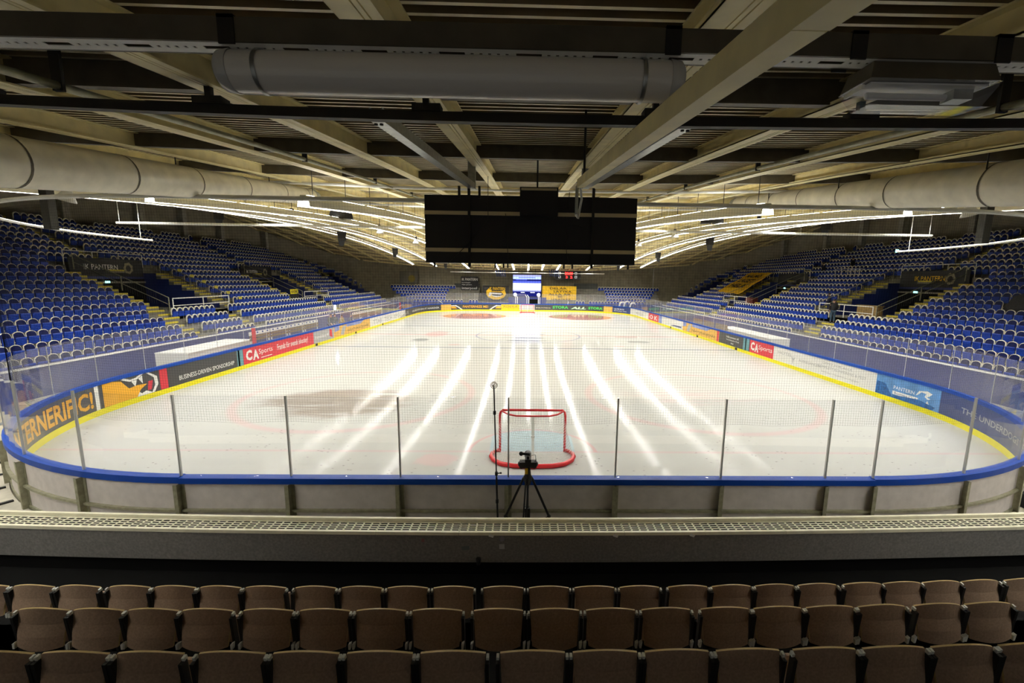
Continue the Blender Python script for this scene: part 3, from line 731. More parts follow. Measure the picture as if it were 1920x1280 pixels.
# ------------------------------------------------------------------ goals
def goal(loc, rz, label):
    t = thing('ice_hockey_goal', label, 'goal', loc, rz)
    mb = MB(); q = [(-.915, 0, .0), (-.915, 0, 1.08), (-.895, 0, 1.16), (-.84, 0, 1.22), (.84, 0, 1.22), (.895, 0, 1.16), (.915, 0, 1.08), (.915, 0, 0)]
    mb.tube(q, .034, 10); mb.build('front_frame', M_red, t)
    top = [(-.86, -.02, 1.2), (-.8, -.12, 1.2), (-.66, -.30, 1.19), (-.45, -.40, 1.18), (0, -.42, 1.18), (.45, -.40, 1.18), (.66, -.30, 1.19), (.8, -.12, 1.2), (.86, -.02, 1.2)]
    mb = MB(); mb.tube(top, .024, 8); mb.build('top_shelf_bar', M_red, t)
    base = [(-.93, 0, .05), (-1.02, -.05, .05), (-1.12, -.24, .05), (-1.13, -.45, .05), (-1.04, -.72, .05), (-.84, -.95, .05), (-.5, -1.08, .05), (0, -1.12, .05), (.5, -1.08, .05), (.84, -.95, .05), (1.04, -.72, .05), (1.13, -.45, .05), (1.12, -.24, .05), (1.02, -.05, .05), (.93, 0, .05)]
    mb = MB(); mb.tube(base, .052, 10); mb.build('base_frame', M_red, t)
    # net laid as cords between shelf bar and base
    def curve(pts, n):
        P = [Vector(p) for p in pts]; L = [0]
        for a, b in zip(P, P[1:]): L.append(L[-1] + (b - a).length)
        out = []
        for i in range(n + 1):
            d = L[-1] * i / n; j = 0
            while j < len(P) - 2 and L[j + 1] < d: j += 1
            out.append(P[j].lerp(P[j + 1], (d - L[j]) / max(1e-6, L[j + 1] - L[j])))
        return out
    n = 56; A = curve([(-.9, 0, 1.1)] + top + [(.9, 0, 1.1)], n); B = curve(base, n); mb = MB(); g = []
    for i in range(n + 1):
        col = [A[i].lerp(B[i], v / 20) + Vector((0, .16 * sin(pi * v / 20), 0)) * (1 if abs(A[i].x) < .8 else .3) for v in range(21)]; g.append(col)
        mb.tube(col, .0028, 4, cap=False)
    for v in range(1, 20): mb.tube([g[i][v] for i in range(n + 1)], .0028, 4, cap=False)
    for i in range(1, 12):   # roof of the net
        f = i / 12; mb.tube([(-.84 + 1.68 * f, 0, 1.2), (-.84 + 1.68 * f, -.42 * sin(pi * min(1, max(.1, f))) ** .5, 1.18)], .0028, 4, cap=False)
    mb.build('goal_net', M_net, t)
    mb = MB(); cp = [(0, -.42, 1.17), (0, -.50, .9), (0, -.62, .55), (0, -.95, .1)]
    for a, b in zip(cp, cp[1:]): mb.add([(-.035, a[1] - .01, a[2]), (.035, a[1] - .01, a[2]), (.035, b[1] - .01, b[2]), (-.035, b[1] - .01, b[2])], [(0, 1, 2, 3)])
    mb.box((0, -.58, .66), (.09, .05, .06)); mb.build('centre_strap', M_net, t)
    mb = MB(); s2 = MB(); mb.tube([(-1.13, -.45, .06), (-1.04, -.72, .06), (-.84, -.95, .06), (-.5, -1.08, .06), (0, -1.12, .06), (.5, -1.08, .06), (.84, -.95, .06), (1.04, -.72, .06), (1.13, -.45, .06)], .06, 10)
    mb.build('base_padding', M_red, t)
    return t
goal((0, 4.0, 0), 0, 'red framed hockey goal with white net nearest the balcony')
goal((0, 56.0, 0), pi, 'distant red framed hockey goal in front of the far end boards')
# ------------------------------------------------------------------ blue arena seats on the side stands
def arch(w, zlow, zs, ztop, x, n=8):
    """tube path of the seat frame: up, over in a flat arch, down"""
    P = [(x + .03, -w, zlow), (x, -w, zs)]
    for i in range(1, n):
        a = pi - pi * i / n; P.append((x - .015, w * cos(a), zs + (ztop - zs) * sin(a) ** .75))
    return P + [(x, w, zs), (x + .03, w, zlow)]
def build_blue_seat(loc, label, group):
    t = thing('arena_chair', label, 'chair', loc, 0, group)     # local +x points at the ice, origin on the tread under the back
    mb = MB(); mb.tube(arch(.21, .36, .64, .83, 0), .024, 6); mb.build('frame', M_creamtube, t)
    mb = MB(); P = arch(.205, .40, .64, .82, .008, 8); Q = [(a + .018, b, c) for a, b, c in P]
    mb.hexa(P, Q); mb.build('backrest', M_bluedark, t)
    mb = MB(); pts = [(.05, .23), (.085, .24), (.13, .57), (.115, .60), (.095, .59), (.06, .30)]
    mb.hexa([(a, -.205, c) for a, c in pts], [(a, .205, c) for a, c in pts]); mb.build('seat', M_blueseat, t)
    for y in (-.235, .235):
        mb = MB(); mb.tube([(0, y, .42), (.05, y, .3), (.04, y, 0)], .014, 6); mb.build('leg', M_creamtube, t)
    return t
LOWL = [(4, 19.5), (20.9, 25.3), (26.6, 41.3), (42.6, 60)]; LOWR = [(4, 23.7), (25.5, 41.3), (42.6, 60)]
MID = [(4, 20.5), (28.9, 37.4), (46.5, 55.0), (61.6, 66)]; UP = [(4, 24.4), (25.6, 41.3), (42.5, 58.2), (59.4, 68)]
_e = [at(u, v, x=26.0).y for u, v in ((1874, 586), (1920, 592), (1935, 545), (1900, 556))]; EQ0, EQ1 = min(_e), max(_e)      # ground taken by the covered equipment
seats = []
for sx in (-1, 1):
    for r in range(ROWS - 1):
        y0, y1 = ymin_row(r), ymax_row(r) - .3
        for a, b in (LOWL if sx < 0 else LOWR) if r <= 3 else (MID if r <= 10 else UP):
            if sx > 0 and r == 0 and a == 4: b = 22.4
            a = max(a, y0); b = min(b, y1); n = int((b - a) / .5)
            for i in range(n):
                y = b - .25 - .5 * i; x = sx * XB(r); q = proj((x, y, ZT(r) + .6))
                if q[2] < 1 or not (-190 < q[0] < 2110) or q[1] < 360: continue
                if sx > 0 and 25.5 < x < 28.2 and EQ0 - .3 < y < EQ1 + .3: continue
                if abs(x) > 37.5 and min(abs(y - c) for c in (31, 38.3, 43.7, 49, 55.6)) < .55: continue
                seats.append((q[2], sx, r, i, x, y, -30 < q[0] < 1950, (a, b)))
inframe = [s for s in seats if s[6] and not (abs(s[4]) < 22 and s[5] < 9)]
inframe.sort(key=lambda s: s[0]); near = inframe[:300]; nset = {(s[1], s[2], s[4], s[5]) for s in near}
def seat_label(sx, r, i, ab):
    side = 'left' if sx < 0 else 'right'
    return 'blue tip-up seat on the %s stand, %s row up, %s from the stairway end' % (side, ordw(r + 1), ordw(i + 1))
proto = None; seen = set()
for d, sx, r, i, x, y, f, ab in near:
    lab = seat_label(sx, r, i, ab)
    if lab in seen: lab = lab.replace('from the stairway end', 'beyond the first stairway')
    seen.add(lab); g = 'blue seats near the camera on the %s stand' % ('left' if sx < 0 else 'right')
    rz = 0 if sx < 0 else pi
    if proto is None: proto = build_blue_seat((x, y, ZT(r)), lab, g); proto.rotation_euler = (0, 0, rz)
    else: copy_thing(proto, (x, y, ZT(r)), rz, lab, g)
# all farther seats: one object
mb = MB()
def far_seat(x, y, z, c, s):
    """light version of the same seat, c/s = facing direction"""
    def T(p): return (x + p[0] * c - p[1] * s, y + p[0] * s + p[1] * c, z + p[2])
    w, b = .225, .188
    out = [(-w, .36), (-w, .65), (-.16, .79), (0, .845), (.16, .79), (w, .65), (w, .36)]
    inn = [(-b, .36), (-b, .63), (-.12, .735), (0, .785), (.12, .735), (b, .63), (b, .36)]
    vs = [T((.02, a, h)) for a, h in out] + [T((.02, a, h)) for a, h in inn] + [T((-.045, a, h)) for a, h in out]
    mb.add(vs, [(i, i + 1, 8 + i, 7 + i) for i in range(6)] + [(14 + i, 15 + i, i + 1, i) for i in range(6)], 1)
    mb.add([T((.012, a, h)) for a, h in inn], [tuple(range(7))], 2)
    mb.add([T((.07, -.205, .24)), T((.07, .205, .24)), T((.125, .205, .58)), T((.125, -.205, .58)), T((.02, -.205, .24)), T((.02, .205, .24)), T((.09, .205, .58)), T((.09, -.205, .58))],
           [(0, 1, 2, 3), (3, 2, 6, 7), (0, 3, 7, 4), (1, 5, 6, 2)], 0)
    mb.add([T((.0, -.25, 0)), T((.03, -.25, 0)), T((.03, -.25, .4)), T((.0, -.25, .4))], [(0, 1, 2, 3)], 1)
for d, sx, r, i, x, y, f, ab in seats:
    if (sx, r, x, y) in nset: continue
    far_seat(x, y, ZT(r), -sx, 0)
for q, (xl0, xl1, xr0, xr1) in enumerate([(778, 867, 1107, 1207), (764, 834, 1140, 1209), (754, 837, 1139, 1219), (746, 839, 1137, 1221), (739, 840, 1135, 1228), (736, 855, 1123, 1234)]):
    y = 62.8 + .8 * q
    for a, b in [(xl0, xl1), (xr0, xr1)] + ([(882, 899), (1082, 1096)] if q == 0 else []):
        A, B = at(a, 560, y=y).x, at(b, 560, y=y).x; n = int((B - A) / .5)
        for i in range(n + 1): far_seat(A + .5 * i, y, ZQ(q), 0, -1)
tag(mb.build('arena_chairs', [M_blueseat, M_creamtube, M_bluedark]), 'mass of farther blue seats filling the side and far stands', 'seats', kind='stuff')

# ------------------------------------------------------------------ brown seats on the balcony, in modules of four
def build_balcony_seat(loc, label):
    t = thing('balcony_chair', label, 'chair', loc, 0, 'brown balcony seats')      # local -y faces the camera, origin on the tread
    W = .225; n = 10
    def pt(a, h, lean): return (a, lean - .035 * (1 - (a / W) ** 2) + .05, h)
    prof = [(.50, .02), (.60, 0.0), (.70, -.03)]
    vs = []; fs = []
    for k, (h, ln) in enumerate(prof + [(.80, -.05)]):
        for i in range(n + 1):
            a = -W + 2 * W * i / n; hh = h + (.05 * (1 - (a / W) ** 2) if k == 3 else (-.0 if k else -.02 * (1 - (a / W) ** 2)))
            aa = a * (1 - .03 * (3 - k)); vs.append((aa, pt(a, hh, -ln)[1], hh))
    m = len(vs); vs += [(x, y + .016, z) for x, y, z in vs]
    for k in range(3):
        for i in range(n):
            p = k * (n + 1) + i; fs += [(p, p + 1, p + n + 2, p + n + 1), (m + p, m + p + n + 1, m + p + n + 2, m + p + 1)]
    e = 3 * (n + 1); ed = [(e + i, e + i + 1, m + e + i + 1, m + e + i) for i in range(n)]
    sd = [(k * (n + 1), (k + 1) * (n + 1), m + (k + 1) * (n + 1), m + k * (n + 1)) for k in range(3)] + [(k * (n + 1) + n, m + k * (n + 1) + n, m + (k + 1) * (n + 1) + n, (k + 1) * (n + 1) + n) for k in range(3)]
    mb = MB(); mb.add(vs, fs, 0); mb.add(vs, ed + sd, 1); mb.build('backrest', [M_wood, M_woodedge], t)
    mb = MB(); mb.hexa([(-.21, .16, .43), (.21, .16, .43), (.2, .20, .66), (-.2, .20, .66)], [(-.21, .185, .42), (.21, .185, .42), (.2, .225, .66), (-.2, .225, .66)]); mb.build('seat', M_wood, t)
    for sgn in (-1, 1):
        mb = MB(); x = sgn * .238
        mb.box((x, .10, .385), (.026, .05, .77), (radians(4), 0, 0)); mb.build('upright', M_darksteel, t)
        mb = MB(); mb.box((x + sgn * .002, .09, .782), (.018, .03, .034), (radians(12), 0, 0)); mb.build('top_bracket', M_bracket, t)
        mb = MB(); mb.hexa([(x - .012, .03, .47), (x + .006, .03, .47), (x + .014, .03, .535), (x - .012, .03, .52)], [(x - .012, .06, .47), (x + .006, .06, .47), (x + .014, .06, .535), (x - .012, .06, .52)]); mb.build('hinge_bracket', M_bracket, t)
    return t
RD = [('front', -3.26, 1.42, [190, 542.5, 897, 1245.7, 1582, 1896], 1098), ('middle', -4.12, 1.86, [16, 442, 877, 1306, 1714], 1138), ('rear', -5.03, 2.30, [354, 924, 1478], 1210)]
proto = None
for nm, yb, zt, joints, v in RD:
    xs = [at(u, v, y=yb).x for u in joints]; st = 2.075; xs = [xs[0] - st] + xs + [xs[-1] + st]
    allx = []
    for a, b in zip(xs, xs[1:]):
        g = (b - a - .045) / 4
        for i in range(4): allx.append(a + .0225 + g * (i + .5))
    vis = [x for x in allx if -40 < proj((x, yb, zt))[0] < 1960]
    for i, x in enumerate(vis):
        lab = 'brown plywood balcony seat in the %s row, %s from the left edge of the photo' % (nm, ordw(i + 1))
        y = yb - .1 + (.0035 * max(0, x) ** 2 + .0012 * min(0, x) ** 2); rz = .004 * x
        if proto is None: proto = build_balcony_seat((x, y, zt - .85), lab)
        else: copy_thing(proto, (x, y, zt - .85), rz, lab)

# ------------------------------------------------------------------ balcony front: dark panel with slotted plates and rail on top
ZP = 1.26
mb = MB()
for i in range(24):
    xa, xb = -12 + i, -11 + i
    ya, yb = -2.0 + ybal(xa), -2.0 + ybal(xb)
    mb.hexa([(xa, ya, .80), (xb, yb, .80), (xb, yb + .06, .80), (xa, ya + .06, .80)], [(xa, ya, ZP - .02), (xb, yb, ZP - .02), (xb, yb + .06, ZP - .02), (xa, ya + .06, ZP - .02)])
    mb.hexa([(xa, ya + .06, .45), (xb, yb + .06, .45), (xb, yb + .12, .45), (xa, ya + .12, .45)], [(xa, ya + .06, ZP - .02), (xb, yb + .06, ZP - .02), (xb, yb + .12, ZP - .02), (xa, ya + .12, ZP - .02)], 1)
struct('wall_balcony', mb, [M_parapet, M_blackfloor])
def grating(x0, x1, label, mats=None):
    t = thing('slotted_plate', label, 'grating', (0, 0, 0), 0, 'slotted plates on the balcony front')
    mb = MB(); n = 10; w = (x1 - x0) / n; yy = lambda x, o: -2.0 + ybal(x) + o
    def bar(xa, xb, oa, ob):
        mb.hexa([(xa, yy(xa, oa), ZP), (xb, yy(xb, oa), ZP), (xb, yy(xb, ob), ZP), (xa, yy(xa, ob), ZP)], [(xa, yy(xa, oa), ZP + .006), (xb, yy(xb, oa), ZP + .006), (xb, yy(xb, ob), ZP + .006), (xa, yy(xa, ob), ZP + .006)])
    ys = [-.005, .045, .078, .095, .128, .145, .178, .195, .228, .262]
    for k in range(5): bar(x0 + .003, x1 - .003, ys[2 * k], ys[2 * k + 1])
    for i in range(n + 1):
        c = x0 + w * i; bar(max(x0 + .003, c - .0115), min(x1 - .003, c + .0115), .045, .228)
    mb.build('plate', M_grating, t)
    mb = MB(); mb.hexa([(x0 + .003, yy(x0, -.012), ZP - .035), (x1 - .003, yy(x1, -.012), ZP - .035), (x1 - .003, yy(x1, 0), ZP - .035), (x0 + .003, yy(x0, 0), ZP - .035)], [(x0 + .003, yy(x0, -.012), ZP + .012), (x1 - .003, yy(x1, -.012), ZP + .012), (x1 - .003, yy(x1, 0), ZP + .012), (x0 + .003, yy(x0, 0), ZP + .012)])
    mb.build('front_lip', M_grating, t); return t
x = -9.4; i = 0
while x < 9.4:
    i += 1; grating(x, x + 1.18, 'cream slotted plate on the balcony front, %s from the left' % ordw(i)); x += 1.18
mb = MB(); 
for i in range(20):
    xa, xb = -10 + i, -9 + i; ya, yb = -2 + ybal(xa) + .27, -2 + ybal(xb) + .27
    mb.hexa([(xa, ya, ZP - .06), (xb, yb, ZP - .06), (xb, yb + .045, ZP - .06), (xa, ya + .045, ZP - .06)], [(xa, ya, ZP + .05), (xb, yb, ZP + .05), (xb, yb + .045, ZP + .05), (xa, ya + .045, ZP + .05)])
tag(mb.build('balcony_rail', M_grating), 'pale metal edge rail running along the far side of the slotted plates', 'rail')
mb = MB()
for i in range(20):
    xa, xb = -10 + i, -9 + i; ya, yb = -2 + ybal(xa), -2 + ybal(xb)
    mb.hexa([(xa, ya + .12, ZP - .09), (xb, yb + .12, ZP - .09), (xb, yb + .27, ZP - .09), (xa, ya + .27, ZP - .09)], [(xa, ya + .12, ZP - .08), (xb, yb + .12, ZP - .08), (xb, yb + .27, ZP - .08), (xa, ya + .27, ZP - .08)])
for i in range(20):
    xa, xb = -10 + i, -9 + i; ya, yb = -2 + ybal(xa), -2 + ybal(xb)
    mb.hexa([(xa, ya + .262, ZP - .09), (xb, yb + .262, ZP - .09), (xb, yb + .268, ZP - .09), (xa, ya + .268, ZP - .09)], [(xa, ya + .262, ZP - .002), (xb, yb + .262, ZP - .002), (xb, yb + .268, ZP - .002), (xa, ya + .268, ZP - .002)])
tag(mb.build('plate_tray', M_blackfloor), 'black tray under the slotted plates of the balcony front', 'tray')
# stickers and tape scraps on the balcony front
def scrap(nm, label, u, v, w, h, m, cat='sticker'):
    p = at(u, v, y=-2.0); mb = MB(); mb.box((p.x, -2.004 + ybal(p.x), p.z), (w, .003, h), (0, radians(random.uniform(-8, 8)), 0)); o = mb.build(nm, m); tag(o, label, cat); return o
M_dim = mat('dull_sticker', (.25, .25, .3), .6); M_dimw = mat('pale_sticker', (.45, .45, .45), .6)
p = at(941, 1010, y=-2.0); mb = MB(); mb.lathe([(.001, -.003), (.042, -.003), (.042, .0), (.001, .0)], (p.x, -2.0, p.z), 20, 'y'); tag(mb.build('sticker', M_dim), 'small round grey sticker on the dark balcony front', 'sticker')
scrap('sticker', 'small square sticker with a black mark below the round sticker', 941, 1024, .075, .075, M_dimw)
scrap('sticker', 'faint grey oblong sticker on the balcony front left of the round sticker', 873, 1027, .11, .06, mat('faint_sticker', (.12, .14, .14), .7))
scrap('sticker', 'tiny pinkish sticker on the balcony front below the plates', 793, 1013, .04, .05, mat('pink_sticker', (.28, .12, .12), .7))
for j, (u, lab) in enumerate(((921, 'white paper scrap hanging over the plate edge near the round sticker'), (1154, 'white tape scrap on the plate edge right of the tripod'), (1298, 'white tape scrap on the plate edge, farther right'))):
    p = at(u, 1004, y=-2.0); mb = MB(); mb.box((p.x, -2.016 + ybal(p.x), p.z + .005), (.07, .003, .04), (radians(10), radians(20), 0)); tag(mb.build('tape_scrap', M_white), lab, 'tape')
p = at(898, 1050, y=-2.02); mb = MB(); mb.lathe([(.001, 0), (.03, 0), (.036, .09), (.03, .092), (.001, .05)], (p.x, -2.08, .83), 14); mb.b2(p.x - .02, p.x + .02, -2.05, -1.995, .80, .84)
tag(mb.build('cup_holder', M_darksteel), 'small dark cup holder fixed low on the balcony front', 'cup holder')
# ------------------------------------------------------------------ fluorescent light rows following the roof curve
M_batten = mat('lamp_housing', (.62, .60, .50), .5)
def zl(x, y): return zd(x, y) - .95
def light_row(x, y0, y1, label):
    t = thing('ceiling_light_row', label, 'light', (x, (y0 + y1) / 2, zl(x, (y0 + y1) / 2)), 0, 'fluorescent light rows under the roof'); off = -t.location
    L = 1.62; n = int((y1 - y0) / L); mb = MB(); hg = MB()
    for i in range(n):
        ya = y0 + i * L; yb = ya + L; za, zb = zl(x, ya), zl(x, yb)
        mb.hexa([(x - .11, ya, za + .02), (x + .11, ya, za + .02), (x + .11, yb, zb + .02), (x - .11, yb, zb + .02)], [(x - .05, ya, za + .13), (x + .05, ya, za + .13), (x + .05, yb, zb + .13), (x - .05, yb, zb + .13)])
        hg.tube([(x, ya + .4, zl(x, ya + .4) + .12), (x, ya + .4, zd(x, ya + .4))], .008, 4)
    for k in (-1, 1):
        for i in range(n):
            ya = y0 + i * L; yb = ya + L; za, zb = zl(x, ya), zl(x, yb)
            mb.hexa([(x + k * .12, ya, za - .085), (x + k * .128, ya, za - .085), (x + k * .128, yb, zb - .085), (x + k * .12, yb, zb - .085)], [(x + k * .10, ya, za + .02), (x + k * .11, ya, za + .02), (x + k * .11, yb, zb + .02), (x + k * .10, yb, zb + .02)])
    hs = mb.build('housing', M_batten, t, off); hg.build('hanger_wires', M_darksteel, t, off)
    ul = MB()  # added emitting strips on top of the housings, fill light for the deck
    for i in range(n):
        ya = y0 + i * L + .1; yb = y0 + (i + 1) * L - .1; za, zb = zl(x, ya) + .135, zl(x, yb) + .135
        ul.quad((x - .045, ya, za), (x + .045, ya, za), (x + .045, yb, zb), (x - .045, yb, zb))
    ul.build('added_roof_fill_strip', M_rooffill, hs)
    for i in range(n):
        ya = y0 + i * L + .06; yb = y0 + (i + 1) * L - .06; m2 = MB()
        za, zb = zl(x, ya), zl(x, yb)
        m2.hexa([(x - .03, ya, za - .018), (x + .03, ya, za - .018), (x + .03, yb, zb - .018), (x - .03, yb, zb - .018)], [(x - .035, ya, za + .016), (x + .035, ya, za + .016), (x + .035, yb, zb + .016), (x - .035, yb, zb + .016)])
        m2.build('tube', M_tube, hs)
for x, y0, nm in ((-9.2, -8, 'added unseen fill row above the balcony end on the left'), (9.2, -8, 'added unseen fill row above the balcony end on the right'), (-17.8, -5, 'outermost row over the left stand edge'), (17.8, -5, 'outermost row over the right stand edge'), (-14.2, -5, 'row over the left boards'), (14.2, -5, 'row over the right boards'),  # balcony rows added, outer rows carried on out of view, as near fill light
                  (-9.2, 3.2, 'row left of the black scoreboard, second from it'), (9.2, 3.2, 'row right of the black scoreboard, second from it'), (-4.5, 1, 'row beside the left edge of the black scoreboard'), (4.5, 1, 'row beside the right edge of the black scoreboard'),
                  (-2.1, 30, 'short row ending left of the far screen'), (.1, 30, 'short row ending above the far screen'), (2.2, 30, 'short row ending right of the far screen')):
    light_row(x, y0, 62.3 if 'balcony' not in nm else -1.4, 'glowing fluorescent ceiling light line, ' + nm)

# ------------------------------------------------------------------ things under the roof close to the camera
Z0 = 5.6
# perforated mounting channel with the tube lamp and the emergency light
yc = at(990, 104, z=Z0 + .08).y
t = thing('ceiling_channel', 'dark mounting channel with a white perforated underside hanging across the near ceiling', 'channel', (0, yc, Z0 + .08), 0)
mb = MB(); mb.b2(-3.6, 3.2, -.05, -.04, 0, .085); mb.b2(-3.6, 3.2, .04, .05, 0, .085); mb.build('side_plate', M_brownsteel, t)
mb = MB()    # underside with long slots and round holes
x = -3.6
holes = []
while x < 3.2:
    mb.b2(x, x + .03, -.04, .04, 0, .003); mb.b2(x + .03, x + .13, -.04, -.012, 0, .003); mb.b2(x + .03, x + .13, .012, .04, 0, .003)
    q = x + .13
    for k in range(5):
        mb.b2(q, q + .022, -.04, .04, 0, .003); mb.b2(q + .022, q + .034, -.04, -.007, 0, .003); mb.b2(q + .022, q + .034, .007, .04, 0, .003); q += .034
    x = q
mb.build('perforated_plate', M_whitemetal, t)
for x in (-1.35, .33, 1.05, 1.62, -2.9, 2.6):
    mb = MB(); mb.b2(x - .03, x + .03, -.056, .056, .078, .092); mb.b2(x - .03, x + .03, -.056, -.05, -.01, .09); mb.b2(x - .03, x + .03, .05, .056, -.01, .09)
    mb.build('strap', M_darksteel, t)
for x in (-3.0, 2.9):
    mb = MB(); mb.tube([(x, 0, .09), (x, 0, zd(x, yc) - .3 - t.location.z)], .008, 6); mb.build('threaded_rod', M_galv, t)
a = at(408, 128, z=Z0); b = at(1272, 160, z=Z0); yl = (a.y + b.y) / 2
t = thing('ceiling_tube_lamp', 'long round unlit tube lamp hanging under the near ceiling channel', 'lamp', ((a.x + b.x) / 2, yl, Z0), 0); hl = (b.x - a.x) / 2
mb = MB(); mb.lathe([(.073, -hl + .05), (.075, -hl + .06), (.075, hl - .06), (.073, hl - .05)], n=28, axis='x'); mb.build('tube_cover', mat('opal_cover', (.85, .82, .77), .16), t)
for s in (-1, 1):
    mb = MB(); mb.lathe([(.001, s * hl), (.06, s * hl), (.072, s * (hl - .012)), (.078, s * (hl - .05)), (.076, s * (hl - .055))], n=28, axis='x'); mb.build('end_cap', M_lens, t)
    mb = MB(); mb.lathe([(.079, s * (hl - .16) - .008), (.081, s * (hl - .16)), (.079, s * (hl - .16) + .008)], n=28, axis='x'); mb.b2(s * (hl - .16) - .008, s * (hl - .16) + .008, -.02, .02, .07, .12); mb.build('clip_band', M_galv, t)
# emergency light
ye = yl + .03; p0 = at(1600, 190, y=ye); p1 = at(1832, 190, y=ye)
t = thing('ceiling_emergency_light', 'rectangular clear covered emergency light hanging under the channel on the right', 'lamp', ((p0.x + p1.x) / 2, ye, at(1716, 165, y=ye).z), 0); w = (p1.x - p0.x) / 2
mb = MB(); mb.hexa([(-w, -.085, -.0), (w, -.085, -.0), (w, .085, -.0), (-w, .085, 0)], [(-w + .015, -.07, .065), (w - .015, -.07, .065), (w - .015, .07, .065), (-w + .015, .07, .065)]); mb.build('housing', M_brownsteel, t)
mb = MB(); mb.hexa([(-w + .03, -.05, -.085), (w - .03, -.05, -.085), (w - .03, .05, -.085), (-w + .03, .05, -.085)], [(-w - .004, -.09, -.004), (w + .004, -.09, -.004), (w + .004, .09, -.004), (-w - .004, .09, -.004)]); mb.build('lens_cover', M_sideglass, t)
mb = MB(); mb.b2(-w + .02, w - .02, -.06, .06, -.012, -.006); mb.build('reflector', M_whitemetal, t)
mb = MB(); mb.tube([(-w + .05, 0, -.035), (w - .14, 0, -.035)], .013, 10); mb.build('lamp_tube', M_white, t)
mb = MB(); mb.b2(w - .13, w - .05, -.03, .03, -.05, -.012); mb.build('ballast', M_galv, t)
mb = MB(); mb.b2(-w - .008, -w + .004, -.05, .05, -.03, -.012); mb.build('latch', M_whitemetal, t)
# black steel beam and square duct
mb = MB(); yb = -4.35
for i in range(24):
    xa, xb = -12 + i, -11 + i; za, zb = 5.93 + .0034 * xa * xa, 5.93 + .0034 * xb * xb
    mb.hexa([(xa, yb - .03, za - .01), (xb, yb - .03, zb - .01), (xb, yb + .03, zb - .01), (xa, yb + .03, za - .01)], [(xa, yb - .03, za + .055), (xb, yb - .03, zb + .055), (xb, yb + .03, zb + .055), (xa, yb + .03, za + .055)])
o = struct('roof_beam', mb, M_darksteel)
for x in (-.95, .70, -2.47, 2.2, -4.03, 3.8, -5.65, 5.4):
    z = 5.93 + .0034 * x * x; mb = MB(); mb.b2(x - .09, x + .11, yb - .05, yb + .05, z + .05, z + .10); mb.b2(x - .02, x + .02, yb - .02, yb + .02, z + .05, zd(x, yb) - .39); mb.build('beam_clamp', M_darksteel, o)
A = hit = None
pA = at(1520, 57, z=5.31); pB = at(1088, 352, y=-2.85); d = (pB - pA).normalized(); pS = pA - d * 1.6
wv = (at(1553, 60, z=5.31) - at(1487, 57, z=5.31)).length / 2; hh = .085
def bar3(mb, p, q, w, h, mat=0):
    mb.hexa([(p.x - w, p.y, p.z), (p.x + w, p.y, p.z), (p.x + w, p.y, p.z + h), (p.x - w, p.y, p.z + h)], [(q.x - w, q.y, q.z), (q.x + w, q.y, q.z), (q.x + w, q.y, q.z + h), (q.x - w, q.y, q.z + h)], mat)
t = thing('cable_duct', 'long square cream duct hanging from the roof and ending at the scoreboard', 'duct', pA, 0); off = -pA
mb = MB(); bar3(mb, pS, pA, wv * 1.06, hh); mb.build('duct_section', M_cream, t, off)
mb = MB(); bar3(mb, pA + d * .004, pB, wv, hh); mb.build('duct_section', M_cream, t, off)
mb = MB(); mb.tube([pB + Vector((0, 0, .02)), pB + Vector((.03, .1, -.1)), pB + Vector((0, .14, -.3)), pB + Vector((-.03, .1, -.26))], .014, 6); mb.build('loose_cable', M_whitemetal, t, off)
mb = MB(); mb.b2(pB.x - .05, pB.x - .02, pB.y - .02, pB.y + .02, pB.z - .28, pB.z + .02); mb.build('end_bracket', M_galv, t, off)
for f in (.92,):
    p = pA.lerp(pB, f); mb = MB(); mb.tube([(p.x, p.y, p.z + hh), (p.x, p.y, zd(p.x, p.y))], .012, 6); mb.build('hanger', M_darksteel, t, off)
# galvanised channels that carry the scoreboard
YS_ = -.45
for nm, (u0, v0), (u1, v1) in (('left', (705, 226), (885, 354)), ('right', (1290, 238), (1097, 354))):
    p = at(u0, v0, y=-4.3); q = at(u1, v1, y=YS_); t = thing('scoreboard_hanger_rail', 'galvanised steel channel sloping up to the %s side of the black scoreboard' % nm, 'rail', p, 0); off = -p
    mb = MB(); bar3(mb, p, q, .045, .008); bar3(mb, p + Vector((-.045, 0, 0)), q + Vector((-.045, 0, 0)), .004, .09); bar3(mb, p + Vector((.045, 0, 0)), q + Vector((.045, 0, 0)), .004, .09); mb.build('channel', M_galv, t, off)
    mb = MB()
    for k in (-.02, .02): mb.lathe([(.001, -.01), (.014, -.01), (.014, 0)], (p.x + k, p.y + .06, p.z - .002), 8)
    mb.build('bolt', M_darksteel, t, off)
    mb = MB(); mb.b2(q.x - .06, q.x + .06, q.y - .03, q.y + .03, q.z, zd(q.x, q.y) - .3); mb.build('roof_bracket', M_galv, t, off)
# scoreboard seen from behind
c = [at(u, v, y=YS_) for u, v in ((797, 365), (1194, 371), (1191, 497), (797, 492))]
x0, x1 = (c[0].x + c[3].x) / 2, (c[1].x + c[2].x) / 2; z1 = (c[0].z + c[1].z) / 2; z0 = (c[2].z + c[3].z) / 2
t = thing('hanging_scoreboard', 'large black video scoreboard hanging with its back to the balcony', 'scoreboard', ((x0 + x1) / 2, YS_, z0), 0); off = -t.location
mb = MB(); mb.b2(x0, x1, YS_, YS_ + .22, z0, z1); mb.build('cabinet', M_blackplastic, t, off)
for va, vb in ((398, 405), (467, 474)):
    za = at(990, va, y=YS_).z; zb = at(990, vb, y=YS_).z; f = (x1 - x0)
    for a, b in ((0, .203), (.215, .785), (.797, 1)):
        mb = MB(); mb.b2(x0 + f * a, x0 + f * b, YS_ - .03, YS_, zb, za); mb.build('tan_strip', M_tan, t, off)
